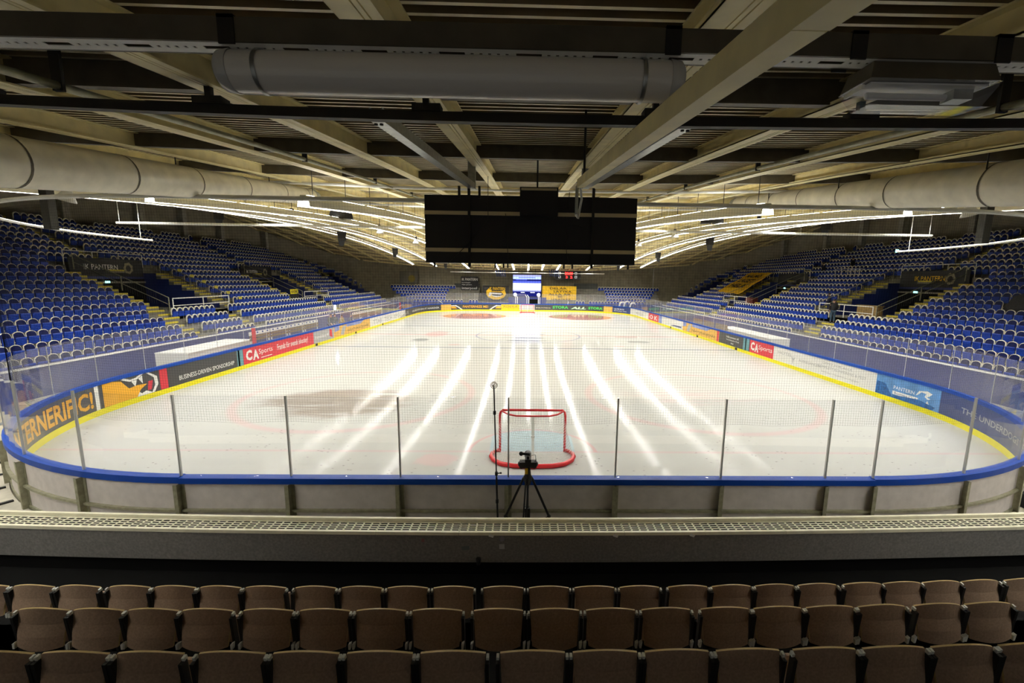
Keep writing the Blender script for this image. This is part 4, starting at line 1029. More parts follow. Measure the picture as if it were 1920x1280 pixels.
for a in (.209, .791): 
    mb = MB(); mb.b2(x0 + (x1 - x0) * a - .02, x0 + (x1 - x0) * a + .02, YS_ - .05, YS_, z0 - .06, z1 + .12); mb.build('upright', M_darksteel, t, off)
for a in (.04, .33, .37, .39, .66, .7, .97):
    mb = MB(); mb.b2(x0 + (x1 - x0) * a - .012, x0 + (x1 - x0) * a + .012, YS_, YS_ + .05, z0 - .07, z0 + .02); mb.build('foot_peg', M_darksteel, t, off)
for u in (861, 899, 1113):
    p = at(u, 352, y=YS_); mb = MB(); mb.b2(p.x - .018, p.x + .018, YS_ - .02, YS_ + .02, z1 - .05, z1 + .14); mb.build('suspension_bar', M_darksteel, t, off)
mb = MB()
for pts in ([(1092, 425), (1064, 420), (1062, 470), (1065, 493)], [(915, 330), (915, 410), (880, 455), (840, 493)], [(948, 400), (952, 470), (953, 500)], [(1068, 360), (1066, 392), (1046, 398)]):
    mb.tube([at(u, v, y=YS_ - .06) for u, v in pts], .005, 5)
mb.build('cable', M_darksteel, t, off)
pa = at(975, 350, y=YS_ - .25); pb = at(1046, 404, y=YS_ - .25)
t = thing('hanging_projector_box', 'black box with a tan top band hanging in front of the scoreboard back', 'projector', ((pa.x + pb.x) / 2, YS_ - .2, pb.z), 0); off = -t.location
mb = MB(); mb.b2(pa.x, pb.x, YS_ - .25, YS_ - .06, pb.z, pa.z); mb.build('case', M_blackplastic, t, off)
mb = MB(); mb.b2(pa.x + .02, pb.x - .02, YS_ - .255, YS_ - .25, pa.z - .05, pa.z - .015); mb.build('top_band', M_tan, t, off)
for u in (1008,):
    p = at(u, 345, y=YS_ - .2); mb = MB(); mb.tube([(p.x, YS_ - .16, pa.z - .01), (p.x, YS_ - .16, zd(p.x, YS_ - .16) - .25)], .014, 6); mb.build('hanger', M_darksteel, t, off)

# ------------------------------------------------------------------ round air ducts at both sides
def air_duct(pts, radii, label):
    t = thing('round_air_duct', label, 'duct', pts[0], 0); off = -Vector(pts[0])
    mb = MB(); P = [Vector(p) for p in pts]; mb.tube(P, radii, 32, cap=False); db = mb.build('duct_body', M_duct, t, off)
    d = (P[-1] - P[-2]).normalized(); mb = MB(); mb.tube([P[-1], P[-1] + d * .12, P[-1] + d * .3], [radii[-1] * 1.02, radii[-1] * 1.0, radii[-1] * .8], 32); mb.build('end_cap', M_galv, t, off)
    for p, r in zip(P[1:-1], radii[1:-1]):
        mb = MB(); mb.tube([p - d * .012, p + d * .012], r + .005, 32, cap=False); mb.build('joint_band', M_brownsteel, db)
    for f in (.35, .6, .85):
        i = int(f * (len(P) - 1)); p = P[i]; mb = MB(); mb.tube([(p.x - .2, p.y, p.z), (p.x - .2, p.y, zd(p.x, p.y))], .01, 5); mb.build('hanger', M_darksteel, t, off)
L0, L1 = Vector((-6, -2.57, 6.03)), Vector((-6, 4.5, 6.95)); dl = (L1 - L0) / 7.07
lp = [L0 + dl * k for k in (-3.5, -1.6, .05, 1.45, 2.75, 4.1, 5.5, 6.6, 7.0)]
air_duct(lp, [.33, .31, .285, .265, .25, .232, .21, .195, .19], 'thick pale round air duct under the roof on the left')
R0, R1 = Vector((6, -2.14, 6.10)), Vector((6, 5.5, 7.12)); dr = (R1 - R0) / 7.7
rp = [R0 + dr * k for k in (-3.5, -1.6, .3, 1.9, 3.1, 4.4, 5.6, 6.8, 7.6)]
air_duct(rp, [.33, .31, .28, .26, .245, .228, .205, .19, .185], 'thick pale round air duct under the roof on the right')
# long conduit pipes under the roof
for nm, x, w in (('left', -3.45, .028), ('right', 3.2, .028)):
    mb = MB(); mb.tube([(x, y, zd(x, y) - .44) for y in (-9, -7, -5, -3, -1, 1, 3, 5, 7)], w, 8); o = tag(mb.build('ceiling_pipe', M_postolive), 'thin grey conduit pipe running along the roof beams on the %s' % nm, 'pipe')
    for y in (-6, -4.4, -1, 2, 5): mb = MB(); mb.b2(x - .034, x + .034, y - .012, y + .012, zd(x, y) - .475, zd(x, y) - .2); mb.build('clip', M_darksteel, o)
mb = MB(); mb.tube([(x, 3.2, zd(x, 3.2) - .42) for x in (-12, -9, -6.6, -3, 0, 3, 6.6, 9, 12)], .035, 8); tag(mb.build('ceiling_pipe', M_whitemetal), 'pale pipe crossing the roof beams just above the black scoreboard', 'pipe')
mb = MB(); mb.tube([(x, 9.5, zd(x, 9.5) - .42) for x in (-16, -12, -9, -6, -3, 0, 3, 6, 9, 12, 16)], .04, 8); tag(mb.build('ceiling_pipe', M_whitemetal), 'pale pipe crossing the roof behind the scoreboard, ending over the side stands', 'pipe')

# ------------------------------------------------------------------ loudspeakers and floodlights
def speaker(p, label, s=1.0, rz=0, double=False):
    t = thing('hanging_loudspeaker', label, 'loudspeaker', p, rz)
    mb = MB()
    for dx in ((-.28, .28) if double else (0,)):
        if double: arc = [(.27 * s * cos(k * pi / 10), .5 * s * sin(k * pi / 10) - .2 * s) for k in range(11)]; mb.hexa([(dx + a, -.25 * s, c) for a, c in arc], [(dx + a, .2 * s, c) for a, c in arc]); continue
        mb.hexa([(dx - .14 * s, -.05 * s, -.48 * s), (dx + .10 * s, -.05 * s, -.52 * s), (dx + .08 * s, .2 * s, -.45 * s), (dx - .12 * s, .2 * s, -.45 * s)], [(dx - .26 * s, -.3 * s, .3 * s), (dx + .26 * s, -.3 * s, .3 * s), (dx + .18 * s, .2 * s, .3 * s), (dx - .18 * s, .2 * s, .3 * s)])
    mb.build('cabinet', M_blackplastic, t)
    mb = MB(); mb.tube([(-.15 * s, 0, .3 * s), (-.15 * s, 0, zd(p[0], p[1]) - p[2])], .012, 5); mb.tube([(.15 * s, 0, .3 * s), (.15 * s, 0, zd(p[0], p[1]) - p[2])], .012, 5); mb.build('bracket', M_darksteel, t)
    mb = MB(); mb.b2(-.22 * s, .22 * s, -.31 * s, -.29 * s, -.2 * s, .22 * s); mb.build('grille', M_darksteel, t)
def on_plane(u, v, y): return at(u, v, y=y)
for u, v, y, s, rz, lab in ((640, 403, 14, .9, .3, 'black double loudspeaker hanging left of the scoreboard, nearest of three'), (640, 445, 32, 1.5, .5, 'black loudspeaker hanging below the left light rows, second of three'), (740, 472, 44, 1.3, .5, 'small black loudspeaker under the left roof, farthest of three'),
                            (410, 405, 24, 1.3, .6, 'black loudspeaker high over the left stand'), (1335, 412, 14, .9, -.3, 'black double loudspeaker hanging right of the scoreboard, nearest of three'), (1332, 454, 32, 1.5, -.5, 'black loudspeaker hanging below the right light rows, second of three'),
                            (1235, 480, 44, 1.3, -.5, 'small black loudspeaker under the right roof, farthest of three'), (1548, 425, 24, 1.3, -.6, 'black loudspeaker high over the right stand'), (1159, 501, 50, .9, 0, 'small black loudspeaker under the far roof, right'), (836, 498, 50, .9, 0, 'small black loudspeaker under the far roof, left')):
    p = on_plane(u, v, y); speaker(p, lab, s, rz, 'double' in lab)
def flood(p, label, s=1.0, tilt=0):
    t = thing('pendant_floodlight', label, 'floodlight', p, 0)
    mb = MB(); R = Euler((0, tilt, 0)).to_matrix(); mb.lathe([(.07 * s, .22 * s), (.10 * s, .2 * s), (.26 * s, -.12 * s), (.27 * s, -.14 * s), (.255 * s, -.12 * s), (.09 * s, .18 * s), (.001, .18 * s)], n=20, rot=R); mb.build('reflector', M_whitemetal, t)
    mb = MB(); mb.b2(-.07 * s, .07 * s, -.07 * s, .07 * s, .2 * s, .4 * s); mb.build('ballast', M_darksteel, t)
    mb = MB(); mb.tube([(0, 0, .35 * s), (0, 0, zd(p[0], p[1]) - p[2])], .012, 5); mb.build('hanger', M_darksteel, t)
for u, v, y, s, tl, lab in ((125, 368, 1.5, .62, .35, 'white floodlight reflector peeping under the left air duct'), (548, 405, 12, .8, .2, 'white floodlight reflector right of the left air duct end'), (712, 433, 20, .9, 0, 'white floodlight reflector left of the scoreboard, middle distance'), (780, 453, 28, 1.0, 0, 'small white floodlight reflector just left of the scoreboard'),
                            (1818, 396, 1.5, .62, -.35, 'white floodlight reflector peeping under the right air duct'), (1422, 418, 12, .8, -.2, 'white floodlight reflector below the right air duct end'), (1265, 441, 20, .9, 0, 'white floodlight reflector right of the scoreboard, middle distance'), (1197, 458, 28, 1.0, 0, 'small white floodlight reflector just right of the scoreboard')):
    flood(on_plane(u, v, y), lab, s, tl)
p = at(1686, 470, x=15.0); mb = MB(); mb.box((p.x, p.y + .1, p.z), (.09, .06, .12)); tag(mb.build('pendant_indicator_lamp', M_exit), 'small glowing lamp at the right end of the curved net rail', 'lamp')
# ------------------------------------------------------------------ camera tripod and microphone pole behind the end boards
YT = -.8
p = at(990, 862, y=YT); zc = p.z
t = thing('camera_tripod', 'tall black video tripod standing behind the end boards at the goal', 'tripod', (p.x, YT, -.03), 0)
zt = at(990, 893, y=YT).z + .03; zh = at(990, 872, y=YT).z + .03
for k, a in enumerate((-90 - 8, 30, 150)):
    f = Vector((cos(radians(a)) * .78, sin(radians(a)) * .62, 0)); top = Vector((cos(radians(a)) * .07, sin(radians(a)) * .07, zt - .02)); kn = top.lerp(f, .52)
    n = Vector((-sin(radians(a)), cos(radians(a)), 0)) * .022
    mb = MB(); mb.tube([top + n, kn + n], .014, 6); mb.tube([top - n, kn - n], .014, 6); mb.tube([kn, f], .016, 6); mb.ball(kn, .034, 8); mb.ball(f + Vector((0, 0, .02)), .03, 8); mb.build('leg', M_blackplastic, t)
    m2 = MB(); c = Vector((0, 0, kn.z - .06)); m2.tube([kn, c], .008, 5); m2.build('spreader', M_blackplastic, t)
mb = MB(); mb.lathe([(.001, zt - .14), (.045, zt - .14), (.075, zt - .05), (.075, zt), (.055, zt + .03), (.04, zh), (.001, zh)], n=14); mb.tube([(0, 0, zt - .62), (0, 0, zt)], .02, 8); mb.build('centre_column', M_blackplastic, t)
mb = MB(); mb.b2(-.045, .045, -.05, .05, zt - .72, zt - .56); mb.build('battery_box', M_darksteel, t)
mb = MB(); mb.tube([(.0, 0, zh - .04), (.10, -.02, zh - .02), (.11, -.02, zh - .05)], .012, 6); mb.tube([(0, 0, zh - .04), (-.10, -.02, zh - .02), (-.11, -.02, zh - .05)], .012, 6); mb.build('head_arm', M_blackplastic, t)
z0 = zh - .03
t = thing('video_camera', 'black video camera with a long microphone mounted on the tall tripod', 'video camera', (p.x, YT, z0), 0)
mb = MB(); mb.b2(-.05, .05, -.12, .14, .02, .15); mb.lathe([(.05, .14), (.06, .2), (.06, .3), (.001, .3)], (0, 0, .085), 14, 'y'); mb.b2(-.02, .02, -.1, .1, .15, .19); mb.build('camera_body', M_blackplastic, t)
mb = MB(); mb.tube([(.03, -.04, .21), (-.10, -.05, .225)], .022, 10); mb.ball((-.115, -.05, .225), .036, 10); mb.build('microphone', M_rubber, t)
for sgn in (-1, 1):
    mb = MB(); mb.b2(sgn * .05, sgn * .14, -.14, -.02, .01, .11); mb.ball((sgn * .115, -.08, .06), .055, 8); mb.build('side_unit', M_blackplastic, t)
mb = MB(); mb.b2(-.05, .0, -.13, -.11, -.10, .0); mb.build('yellow_tag', M_bannergold, t)
mb = MB(); mb.tube([(.06, -.06, .2), (.12, -.08, .22), (.13, -.1, .14), (.08, -.1, .04)], .005, 5); mb.build('cable', M_blackplastic, t)
a = at(926, 725, y=YT); b = at(933, 968, y=YT); d = (b - a) / (a.z - b.z); f = a + d * (a.z + .03)
t = thing('microphone_pole', 'tall thin black microphone pole left of the tripod', 'pole', f, 0); off = -f
mb = MB(); mb.tube([f, f.lerp(a, .5)], .017, 8); mb.tube([f.lerp(a, .5), a], .012, 8); mb.build('pole', M_blackplastic, t, off)
for q in (.12, .36, .52, .86): 
    c = f.lerp(a, q + .0); mb = MB(); mb.tube([c - Vector((0, 0, .03)), c + Vector((0, 0, .03))], .026, 8); mb.build('clamp', M_rubber, t, off)
c = f.lerp(a, .52); mb = MB(); mb.tube([c, c + Vector((.07, 0, .01))], .01, 6); mb.ball(c + Vector((.075, 0, .01)), .018, 6); mb.build('knob', M_blackplastic, t, off)
mb = MB(); c = a + Vector((0, 0, .03))
for ax in range(2):
    mb.tube([c + (Vector((cos(k * pi / 8) * .055, 0, sin(k * pi / 8) * .055)) if ax == 0 else Vector((cos(k * pi / 8) * .035, .02, sin(k * pi / 8) * .035))) for k in range(16)], .006, 5, closed=True)
mb.tube([c + Vector((0, -.05, 0)), c + Vector((0, .06, 0))], .013, 8); mb.build('shock_mount', mat('mount_metal', (.20, .18, .12), .4), t, off)
mb = MB()
for k in range(3): 
    an = 2.1 * k + .4; mb.tube([f + Vector((0, 0, .12)), f + Vector((.28 * cos(an), .28 * sin(an), .01))], .01, 5)
mb.build('foot', M_blackplastic, t, off)

# ------------------------------------------------------------------ people
def figure(name, label, loc, rz, h=1.78, top=M_jacket, legs=M_jeans, hair=M_hair, cap=False, arm=(0, 0), lean=0.0, seated=False, head=0.0):
    """standing figure facing local +x; body one skinned surface, clothing as its own skins"""
    t = thing(name, label, 'person', loc, rz); k = h / 1.78
    def skin(nm, V, E, Rr, m, sub=2):
        me = bpy.data.meshes.new(nm); me.from_pydata([(a * k, b * k, c * k) for a, b, c in V], E, []); me.materials.append(m)
        o = bpy.data.objects.new(nm, me); COL.objects.link(o); o.parent = t
        md = o.modifiers.new('Skin', 'SKIN'); md.use_smooth_shade = True
        for i, r in enumerate(Rr): me.skin_vertices[0].data[i].radius = (r[0] * k, r[1] * k) if isinstance(r, tuple) else (r * k, r * k)
        me.skin_vertices[0].data[0].use_root = True
        o.modifiers.new('Subdivision', 'SUBSURF').levels = sub; o.modifiers['Subdivision'].render_levels = sub; return o
    L = lean; hip = .94; hx = 0
    pel = (0, 0, hip); ch = (L * .6, 0, 1.28); nk = (L, 0, 1.48); hd = (L + .02 + head, 0, 1.58)
    V = [pel, (L * .3, 0, 1.10), ch, nk, hd, (L + .04 + head, 0, 1.68)]; E = [(0, 1), (1, 2), (2, 3), (3, 4), (4, 5)]; Rr = [(.10, .11), (.09, .10), (.09, .11), .055, .085, .075]
    HJ = []
    for s in (-1, 1):
        i = len(V); sh = (L * .85, s * .18, 1.42); af = arm[0 if s < 0 else 1]
        el = (L * .7 + .26 * sin(af) * .6 - .03, s * .24, 1.42 - .29 * cos(af * .6)); wr = (el[0] + .25 * sin(af), s * (.22 - .08 * sin(af)), el[2] - .25 * cos(af)); ha = (wr[0] + .08 * sin(af), wr[1] - s * .01, wr[2] - .08 * cos(af))
        V += [sh, el, wr, ha]; E += [(2, i), (i, i + 1), (i + 1, i + 2), (i + 2, i + 3)]; Rr += [.032, .034, .032, .04]; HJ.append((sh, el, wr, ha))
        j = len(V); V += [(0, s * .09, .90), (.02, s * .10, .49), (-.01, s * .10, .09), (.13, s * .115, .05)]; E += [(0, j), (j, j + 1), (j + 1, j + 2), (j + 2, j + 3)]; Rr += [.075, .052, .042, .04]
        for fi, (fy, fl) in enumerate(((-.028, .07), (-.01, .082), (.01, .078), (.026, .062))):   # fingers
            q = len(V); V += [(ha[0] + .035 * sin(af), ha[1] + fy * .6, ha[2] - .04 * cos(af)), (ha[0] + (.035 + fl) * sin(af) + .01, ha[1] + fy, ha[2] - (.04 + fl) * cos(af))]; E += [(i + 3, q), (q, q + 1)]; Rr += [.012, .008]
        q = len(V); V += [(ha[0] + .04, ha[1] - s * .03, ha[2] - .03)]; E += [(i + 3, q)]; Rr += [.010]
    body = skin('body', V, E, Rr, M_skin)
    # face and hair
    c = Vector(((L + .035 + head) * k, 0, 1.645 * k)); mb = MB(); mb.ball(c + Vector((.088, 0, -.005)) * k, .016 * k, 6, sc=(1, .8, 1.4)); mb.ball(c + Vector((0, .078, -.01)) * k, .02 * k, 6, sc=(.8, .5, 1.3)); mb.ball(c + Vector((0, -.078, -.01)) * k, .02 * k, 6, sc=(.8, .5, 1.3)); mb.build('nose_and_ears', M_skin, body)
    mb = MB(); mb.ball(c + Vector((.078, .03, .02)) * k, .009 * k, 6); mb.ball(c + Vector((.078, -.03, .02)) * k, .009 * k, 6); mb.b2((c.x + .082 * k), (c.x + .088 * k), -.025 * k, .025 * k, c.z - .05 * k, c.z - .043 * k); mb.build('eyes_and_mouth', M_hair, body)
    mb = MB(); mb.ball(c + Vector((-.02, 0, .035)) * k, .092 * k, 12, sc=(1.08, .95, .9)); 
    if cap: mb.b2(c.x + .04 * k, c.x + .15 * k, -.06 * k, .06 * k, c.z + .05 * k, c.z + .062 * k)
    mb.build('cap' if cap else 'hair', hair, t)
    # jacket
    JV = [(0, 0, .86), (L * .3, 0, 1.08), ch, (L * .95, 0, 1.45)]; JE = [(0, 1), (1, 2), (2, 3)]; JR = [(.155, .19), (.15, .185), (.15, .195), (.08, .09)]
    for sh, el, wr, ha in HJ:
        i = len(JV); JV += [sh, el, tuple(Vector(el).lerp(Vector(wr), .95))]; JE += [(2, i), (i, i + 1), (i + 1, i + 2)]; JR += [.10, .074, .056]
    skin('jacket', JV, JE, JR, top)
    TV = [(0, 0, .95)]; TE = []; TR = [(.14, .165)]
    for s in (-1, 1):
        j = len(TV); TV += [(0, s * .092, .86), (.02, s * .10, .49), (-.01, s * .10, .10)]; TE += [(0, j), (j, j + 1), (j + 1, j + 2)]; TR += [.108, .078, .068]
    skin('trousers', TV, TE, TR, legs)
    mb = MB()
    for s in (-1, 1): mb.hexa([((x) * k, (y + s * .105) * k, 0) for x, y in ((-.07, -.04), (.08, -.05), (.2, -.03), (.2, .03), (.08, .05), (-.07, .04))], [((x) * k, (y + s * .105) * k, z * k) for x, y, z in ((-.06, -.035, .1), (.06, -.04, .09), (.18, -.025, .045), (.18, .025, .045), (.06, .04, .09), (-.06, .035, .1))])
    mb.build('shoes', M_rubber, t); return t
def walk(u, v, X):
    q = at(u, v, x=X); return q
q = at(1565, 560, x=23.42); figure('person', 'person in a black jacket, cap and jeans seen from behind on the right stairs', (23.42, q.y, ZT(3)), radians(65), 1.86, M_jacket, M_jeans, M_rubber, True, (.35, .35))
q = at(1557, 541, x=25.1); figure('person', 'person in a navy jacket on the right landing beside the jeans wearer', (25.1, q.y, ZT(4)), radians(150), 1.82, M_navy, M_navy, M_hair, False, (.5, .5))
q = at(484, 525, x=-26.8); figure('person', 'person in dark clothes standing at the second opening of the left stand', (-26.8, q.y, ZT(4)), radians(-60), 1.84, M_jacket, M_jacket, M_hair, False, (.2, .2))
for u, v, X, top, rz, lab in ((618, 586, -16.5, M_jacket, -.6, 'person in a black jacket bending behind the left boards by the video light'), (625, 588, -16.9, M_jacket, 1.2, 'person in dark clothes facing the bright video light'), (638, 590, -16.4, mat('mustard_cloth', (.34, .24, .06), .8), -.2, 'person in a mustard top behind the left boards'), (655, 589, -16.2, M_navy, .1, 'grey haired person in a navy coat behind the left boards, beside the far bench')):
    q = at(u, v, x=X); figure('person', lab, (X, q.y, -.03), rz, min(1.9, q.z + .06), top, M_jacket, mat('grey_hair', (.3, .3, .3), .8) if 'grey' in lab else M_hair, False, (.9, .7), .12)
for u, v, X, r, lab in ((1600, 483, 32.6, 12, 'person in dark clothes standing high on the right stand above the opening'), (1545, 492, 31.6, 11, 'dark clothed person sitting behind the desk on the right stand')):
    q = at(u, v, x=X); figure('person', lab, (X, q.y, ZT(r)), pi, 1.7, M_jacket, M_jacket)
# video light
q = at(627, 578, x=-17.1)
t = thing('video_light', 'bright white video light on a thin stand behind the left boards', 'video light', (-17.1, q.y, -.03), 0)
mb = MB(); mb.b2(-.03, .05, -.22, .22, q.z - .1, q.z + .32); mb.build('housing', M_blackplastic, t)
mb = MB(); mb.b2(.051, .056, -.20, .20, q.z - .08, q.z + .30); mb.build('light_panel', M_spot, t)
mb = MB(); mb.tube([(0, 0, .4), (0, 0, q.z - .1)], .02, 6)
for k in range(3): mb.tube([(0, 0, .45), (.35 * cos(2.1 * k), .35 * sin(2.1 * k), .01)], .012, 5)
mb.build('stand', M_darksteel, t)

# ------------------------------------------------------------------ benches and partitions beside the rink
def bench(x, y, L, label, sgn=1):
    t = thing('player_bench', label, 'bench', (x, y, .42), 0, 'benches beside the left boards')
    for yy in (-L / 2 + .1, L / 2 - .1):
        mb = MB(); mb.b2(-.2, -.16, yy - .03, yy + .03, -.45, 1.16); mb.b2(-.2, .25, yy - .03, yy + .03, .42, .46); mb.b2(.2, .25, yy - .03, yy + .03, -.45, .46); mb.build('leg', M_whitemetal, t)
    for xx in (.14, 0, -.12): 
        mb = MB(); mb.b2(xx - .055, xx + .055, -L / 2, L / 2, .47, .50); mb.build('seat_plank', M_plank, t)
    mb = MB(); mb.b2(-.16, -.13, -L / 2, L / 2, .66, .80); mb.b2(-.16, -.13, -L / 2, L / 2, .84, .98); mb.build('back_plank', M_plank, t)
    mb = MB(); mb.b2(-.19, -.155, -L / 2, L / 2, 1.0, 1.2); mb.build('top_board', M_whitemetal, t)
    for k in range(4):
        mb = MB(); yy = -L / 2 + L * (k + .5) / 4; mb.b2(-.15, -.12, yy - .05, yy + .05, 1.08, 1.16); mb.build('blue_hook', M_bluecap, t)
for i in range(4): bench(-16.0, 18.4 + 2.1 * i, 2.0, 'brown plank bench behind the left boards, %s from the near red post' % ordw(i + 1))
for i in range(4): bench(-16.0, 33.4 + 2.1 * i, 2.0, 'brown plank bench behind the far half of the left boards, %s from the people' % ordw(i + 1))
for y0, y1, lab in ((20.2, 27.2, 'low blue partition panel behind the near benches on the left'), (38, 45, 'low blue partition panel behind the far benches on the left')):
    mb = MB(); mb.b2(-17.55, -17.45, y0, y1, -.03, 1.55); t = tag(mb.build('bench_partition', M_bluewall), lab, 'partition')
    mb = MB(); mb.b2(-17.57, -17.43, y0, y1, 1.55, 1.6); mb.build('top_trim', M_whitemetal, t)
for y, lab in ((16.43, 'red padded post at the near end of the left benches'), (44.6, 'red padded post at the far end of the left benches')):
    mb = MB(); mb.b2(-15.36, -15.22, y - .07, y + .07, 0, 1.98); tag(mb.build('padded_post', M_red), lab, 'post')
q0 = at(352, 668, x=-17.0); q1 = at(474, 638, x=-17.0)
mb = MB(); mb.b2(-18.6, -17.0, q0.y, q1.y, -.03, .96); t = tag(mb.build('bench_platform', M_boardwhite), 'long white box standing between the left boards and the blue stand wall', 'platform')
mb = MB(); mb.b2(-18.62, -16.96, q0.y, q1.y, .96, 1.0); mb.build('top_plate', M_whitemetal, t)
q0 = at(1443, 650, x=17); q1 = at(1345, 618, x=17)
mb = MB(); mb.b2(17.0, 18.4, q0.y, q1.y, -.03, .92); t = tag(mb.build('penalty_platform', M_boardwhite), 'long white box behind the right boards beside the penalty benches', 'platform')
mb = MB(); mb.b2(16.96, 18.42, q0.y, q1.y, .92, .96); mb.build('top_plate', M_whitemetal, t)
for i in range(3): 
    y = 29.5 + 2.6 * i; mb = MB(); mb.b2(16.4, 16.8, y - 1.1, y + 1.1, .45, .52); mb.b2(16.8, 16.86, y - 1.1, y + 1.1, .6, 1.25); t = tag(mb.build('penalty_bench', M_plank), 'brown penalty bench behind the right boards, %s from the white box' % ordw(i + 1), 'bench', 'penalty benches')
    for yy in (-.9, .9): mb = MB(); mb.b2(16.42, 16.84, y + yy - .03, y + yy + .03, -.03, .45); mb.build('leg', M_whitemetal, t)

# ------------------------------------------------------------------ railings, banners and signs of the stands
def railing(path, label, h=.95, step=1.5, mid=True, bars=False, r=.024, m=M_galv):
    P = [Vector(p) for p in path]; t = thing('hand_railing', label, 'railing', P[0], 0); off = -P[0]; up = Vector((0, 0, h))
    mb = MB(); mb.tube([p + up for p in P], r, 6); mb.build('top_rail', m, t, off)
    if mid: mb = MB(); mb.tube([p + up * .5 for p in P], r * .8, 6); mb.build('middle_rail', m, t, off)
    for a, b in zip(P, P[1:]):
        n = max(1, int((b - a).length / step))
        for i in range(n + 1):
            if i == 0 and a is not P[0]: continue
            c = a.lerp(b, i / n); mb = MB(); mb.tube([c, c + up], r, 6); mb.build('upright', m, t, off)
        if bars:
            n = int((b - a).length / .16); mb = MB()
            for i in range(n): c = a.lerp(b, (i + .5) / n); mb.tube([c + up * .1, c + up], .008, 4)
            mb.build('bars', M_darksteel, t, off)
    return t
for sx, sd in ((-1, 'left'), (1, 'right')):
    for vi, (a, b) in enumerate(VOM[:2]):
        w = ('near', 'middle')[vi]
        X11, X4 = XF(11) + .05, XF(4) + .06
        railing([(sx * X11, a - .05, ZT(11)), (sx * X11, b + .05, ZT(11))], 'white railing above the %s opening of the %s stand' % (w, sd), .98, 1.5, True, False, .028, M_whitemetal)
        railing([(sx * X4, a + .1, ZT(4)), (sx * X4, b - .2, ZT(4))], 'pale railing in front of the %s opening of the %s stand' % (w, sd), .98, 1.9, True, False, .035, M_whitemetal)
        for yy, nm in ((a - .06, 'camera side'), (b + .06, 'far side')):
            railing([(sx * XF(4.2), yy, ZT(4.0) + .1), (sx * XF(10.4), yy, ZT(10.2) + .1)], 'sloping stair railing on the %s of the %s opening, %s stand' % (nm, w, sd), .95, 2.2, True, True, .03, M_postolive)
        # blue and black board over the opening with club banner
        mb = MB(); mb.b2(sx * (XF(11) - .06), sx * (XF(11) - .02), a + .15, b - .1, ZT(9.4), ZT(11) + .55)
        t = tag(mb.build('club_banner', M_banner), {(-1, 0): 'black club banner with white lettering over the near opening of the left stand', (-1, 1): 'black club banner with small white lettering over the middle left opening', (1, 0): 'black club banner with gold lettering over the near opening of the right stand', (1, 1): 'dark blank cloth over the middle opening of the right stand'}[(sx, vi)], 'banner')
        if (sx, vi) != (1, 1):
            V, F = text2d('IK PANTERN', 2.5 if vi == 0 else 1.9, .36, .012); m2 = MB(); xx = sx * (XF(11) - .068); z0 = ZT(9.4) + .48
            y0 = (a + 1.1) if sx < 0 else (b - 1.0 - .4)
            m2.add([(xx, y0 + (p[0] if sx < 0 else -p[0]), z0 + p[1]) for p in V], F); m2.build('lettering', M_white if sx < 0 else M_bannergold, t)
            m2 = MB(); yc = (b - 1.35) if sx < 0 else (a + 1.5); zc_ = z0 + .14
            ringp = [(yc + .42 * cos(k * pi / 7) * (1.0 if k % 2 else .82), zc_ + .46 * sin(k * pi / 7) * (1.0 if k % 2 else .85)) for k in range(14)]
            m2.add([(xx, q[0], q[1]) for q in ringp], [tuple(range(14))]); m2.build('emblem', mat('emblem_print', (.30, .26, .16), .6), t)
            m2 = MB(); m2.add([(xx - sx * .003, yc + .22 * cos(k * pi / 4), zc_ - .02 + .24 * sin(k * pi / 4)) for k in range(8)], [tuple(range(8))]); m2.build('emblem_centre', M_banner, t)
        mb = MB(); mb.b2(sx * (XF(11) - .10), sx * (XF(11) - .02), a, b, ZT(8.3), ZT(8.3) + .12); tag(mb.build('opening_lintel', M_concrete), 'pale concrete lintel edge over the %s opening of the %s stand' % (w, sd), 'lintel')
        mb = MB(); ym = (a + b) / 2 + (-.3 if sx < 0 else 1.2); mb.b2(sx * (XF(11) - .16), sx * (XF(11) - .11), ym - .16, ym + .16, ZT(8.3) + .02, ZT(8.3) + .16); tag(mb.build('exit_sign', M_exit), 'small lit exit sign over the %s opening of the %s stand' % (w, sd), 'sign')
# yellow posters on the stair railings of the left stand
for r in range(4, 10):
    y = 29.05; mb = MB(); mb.b2(-(XF(r) + .2), -(XF(r) + .22), y - .2, y + .2, ZT(r) + .62, ZT(r) + .85); tag(mb.build('row_marker', M_stepyellow), 'small yellow row marker beside the stairs past the near left opening, %s one up' % ordw(r - 3), 'row marker', 'yellow row markers')
# brown desk in the right opening
mb = MB(); mb.b2(24.6, 25.0, 22.4, 24.3, ZT(4), ZT(4) + .98); t = tag(mb.build('wooden_counter', mat('counter_wood', (.30, .19, .06), .6, noise=.25, nscale=6)), 'brown wooden counter standing in the near opening of the right stand', 'counter')
mb = MB(); mb.b2(24.55, 25.05, 22.3, 24.4, ZT(4) + .98, ZT(4) + 1.03); mb.build('counter_top', M_plank, t)
mb = MB(); mb.b2(25.0, 25.6, 40.2, 41.8, ZT(4), ZT(4) + .9); t = tag(mb.build('red_counter', mat('counter_red', (.16, .02, .015), .6)), 'dark red counter standing in the middle opening of the right stand', 'counter')
mb = MB(); mb.b2(24.95, 25.65, 40.1, 41.9, ZT(4) + .9, ZT(4) + .95); mb.build('counter_top', M_darksteel, t)
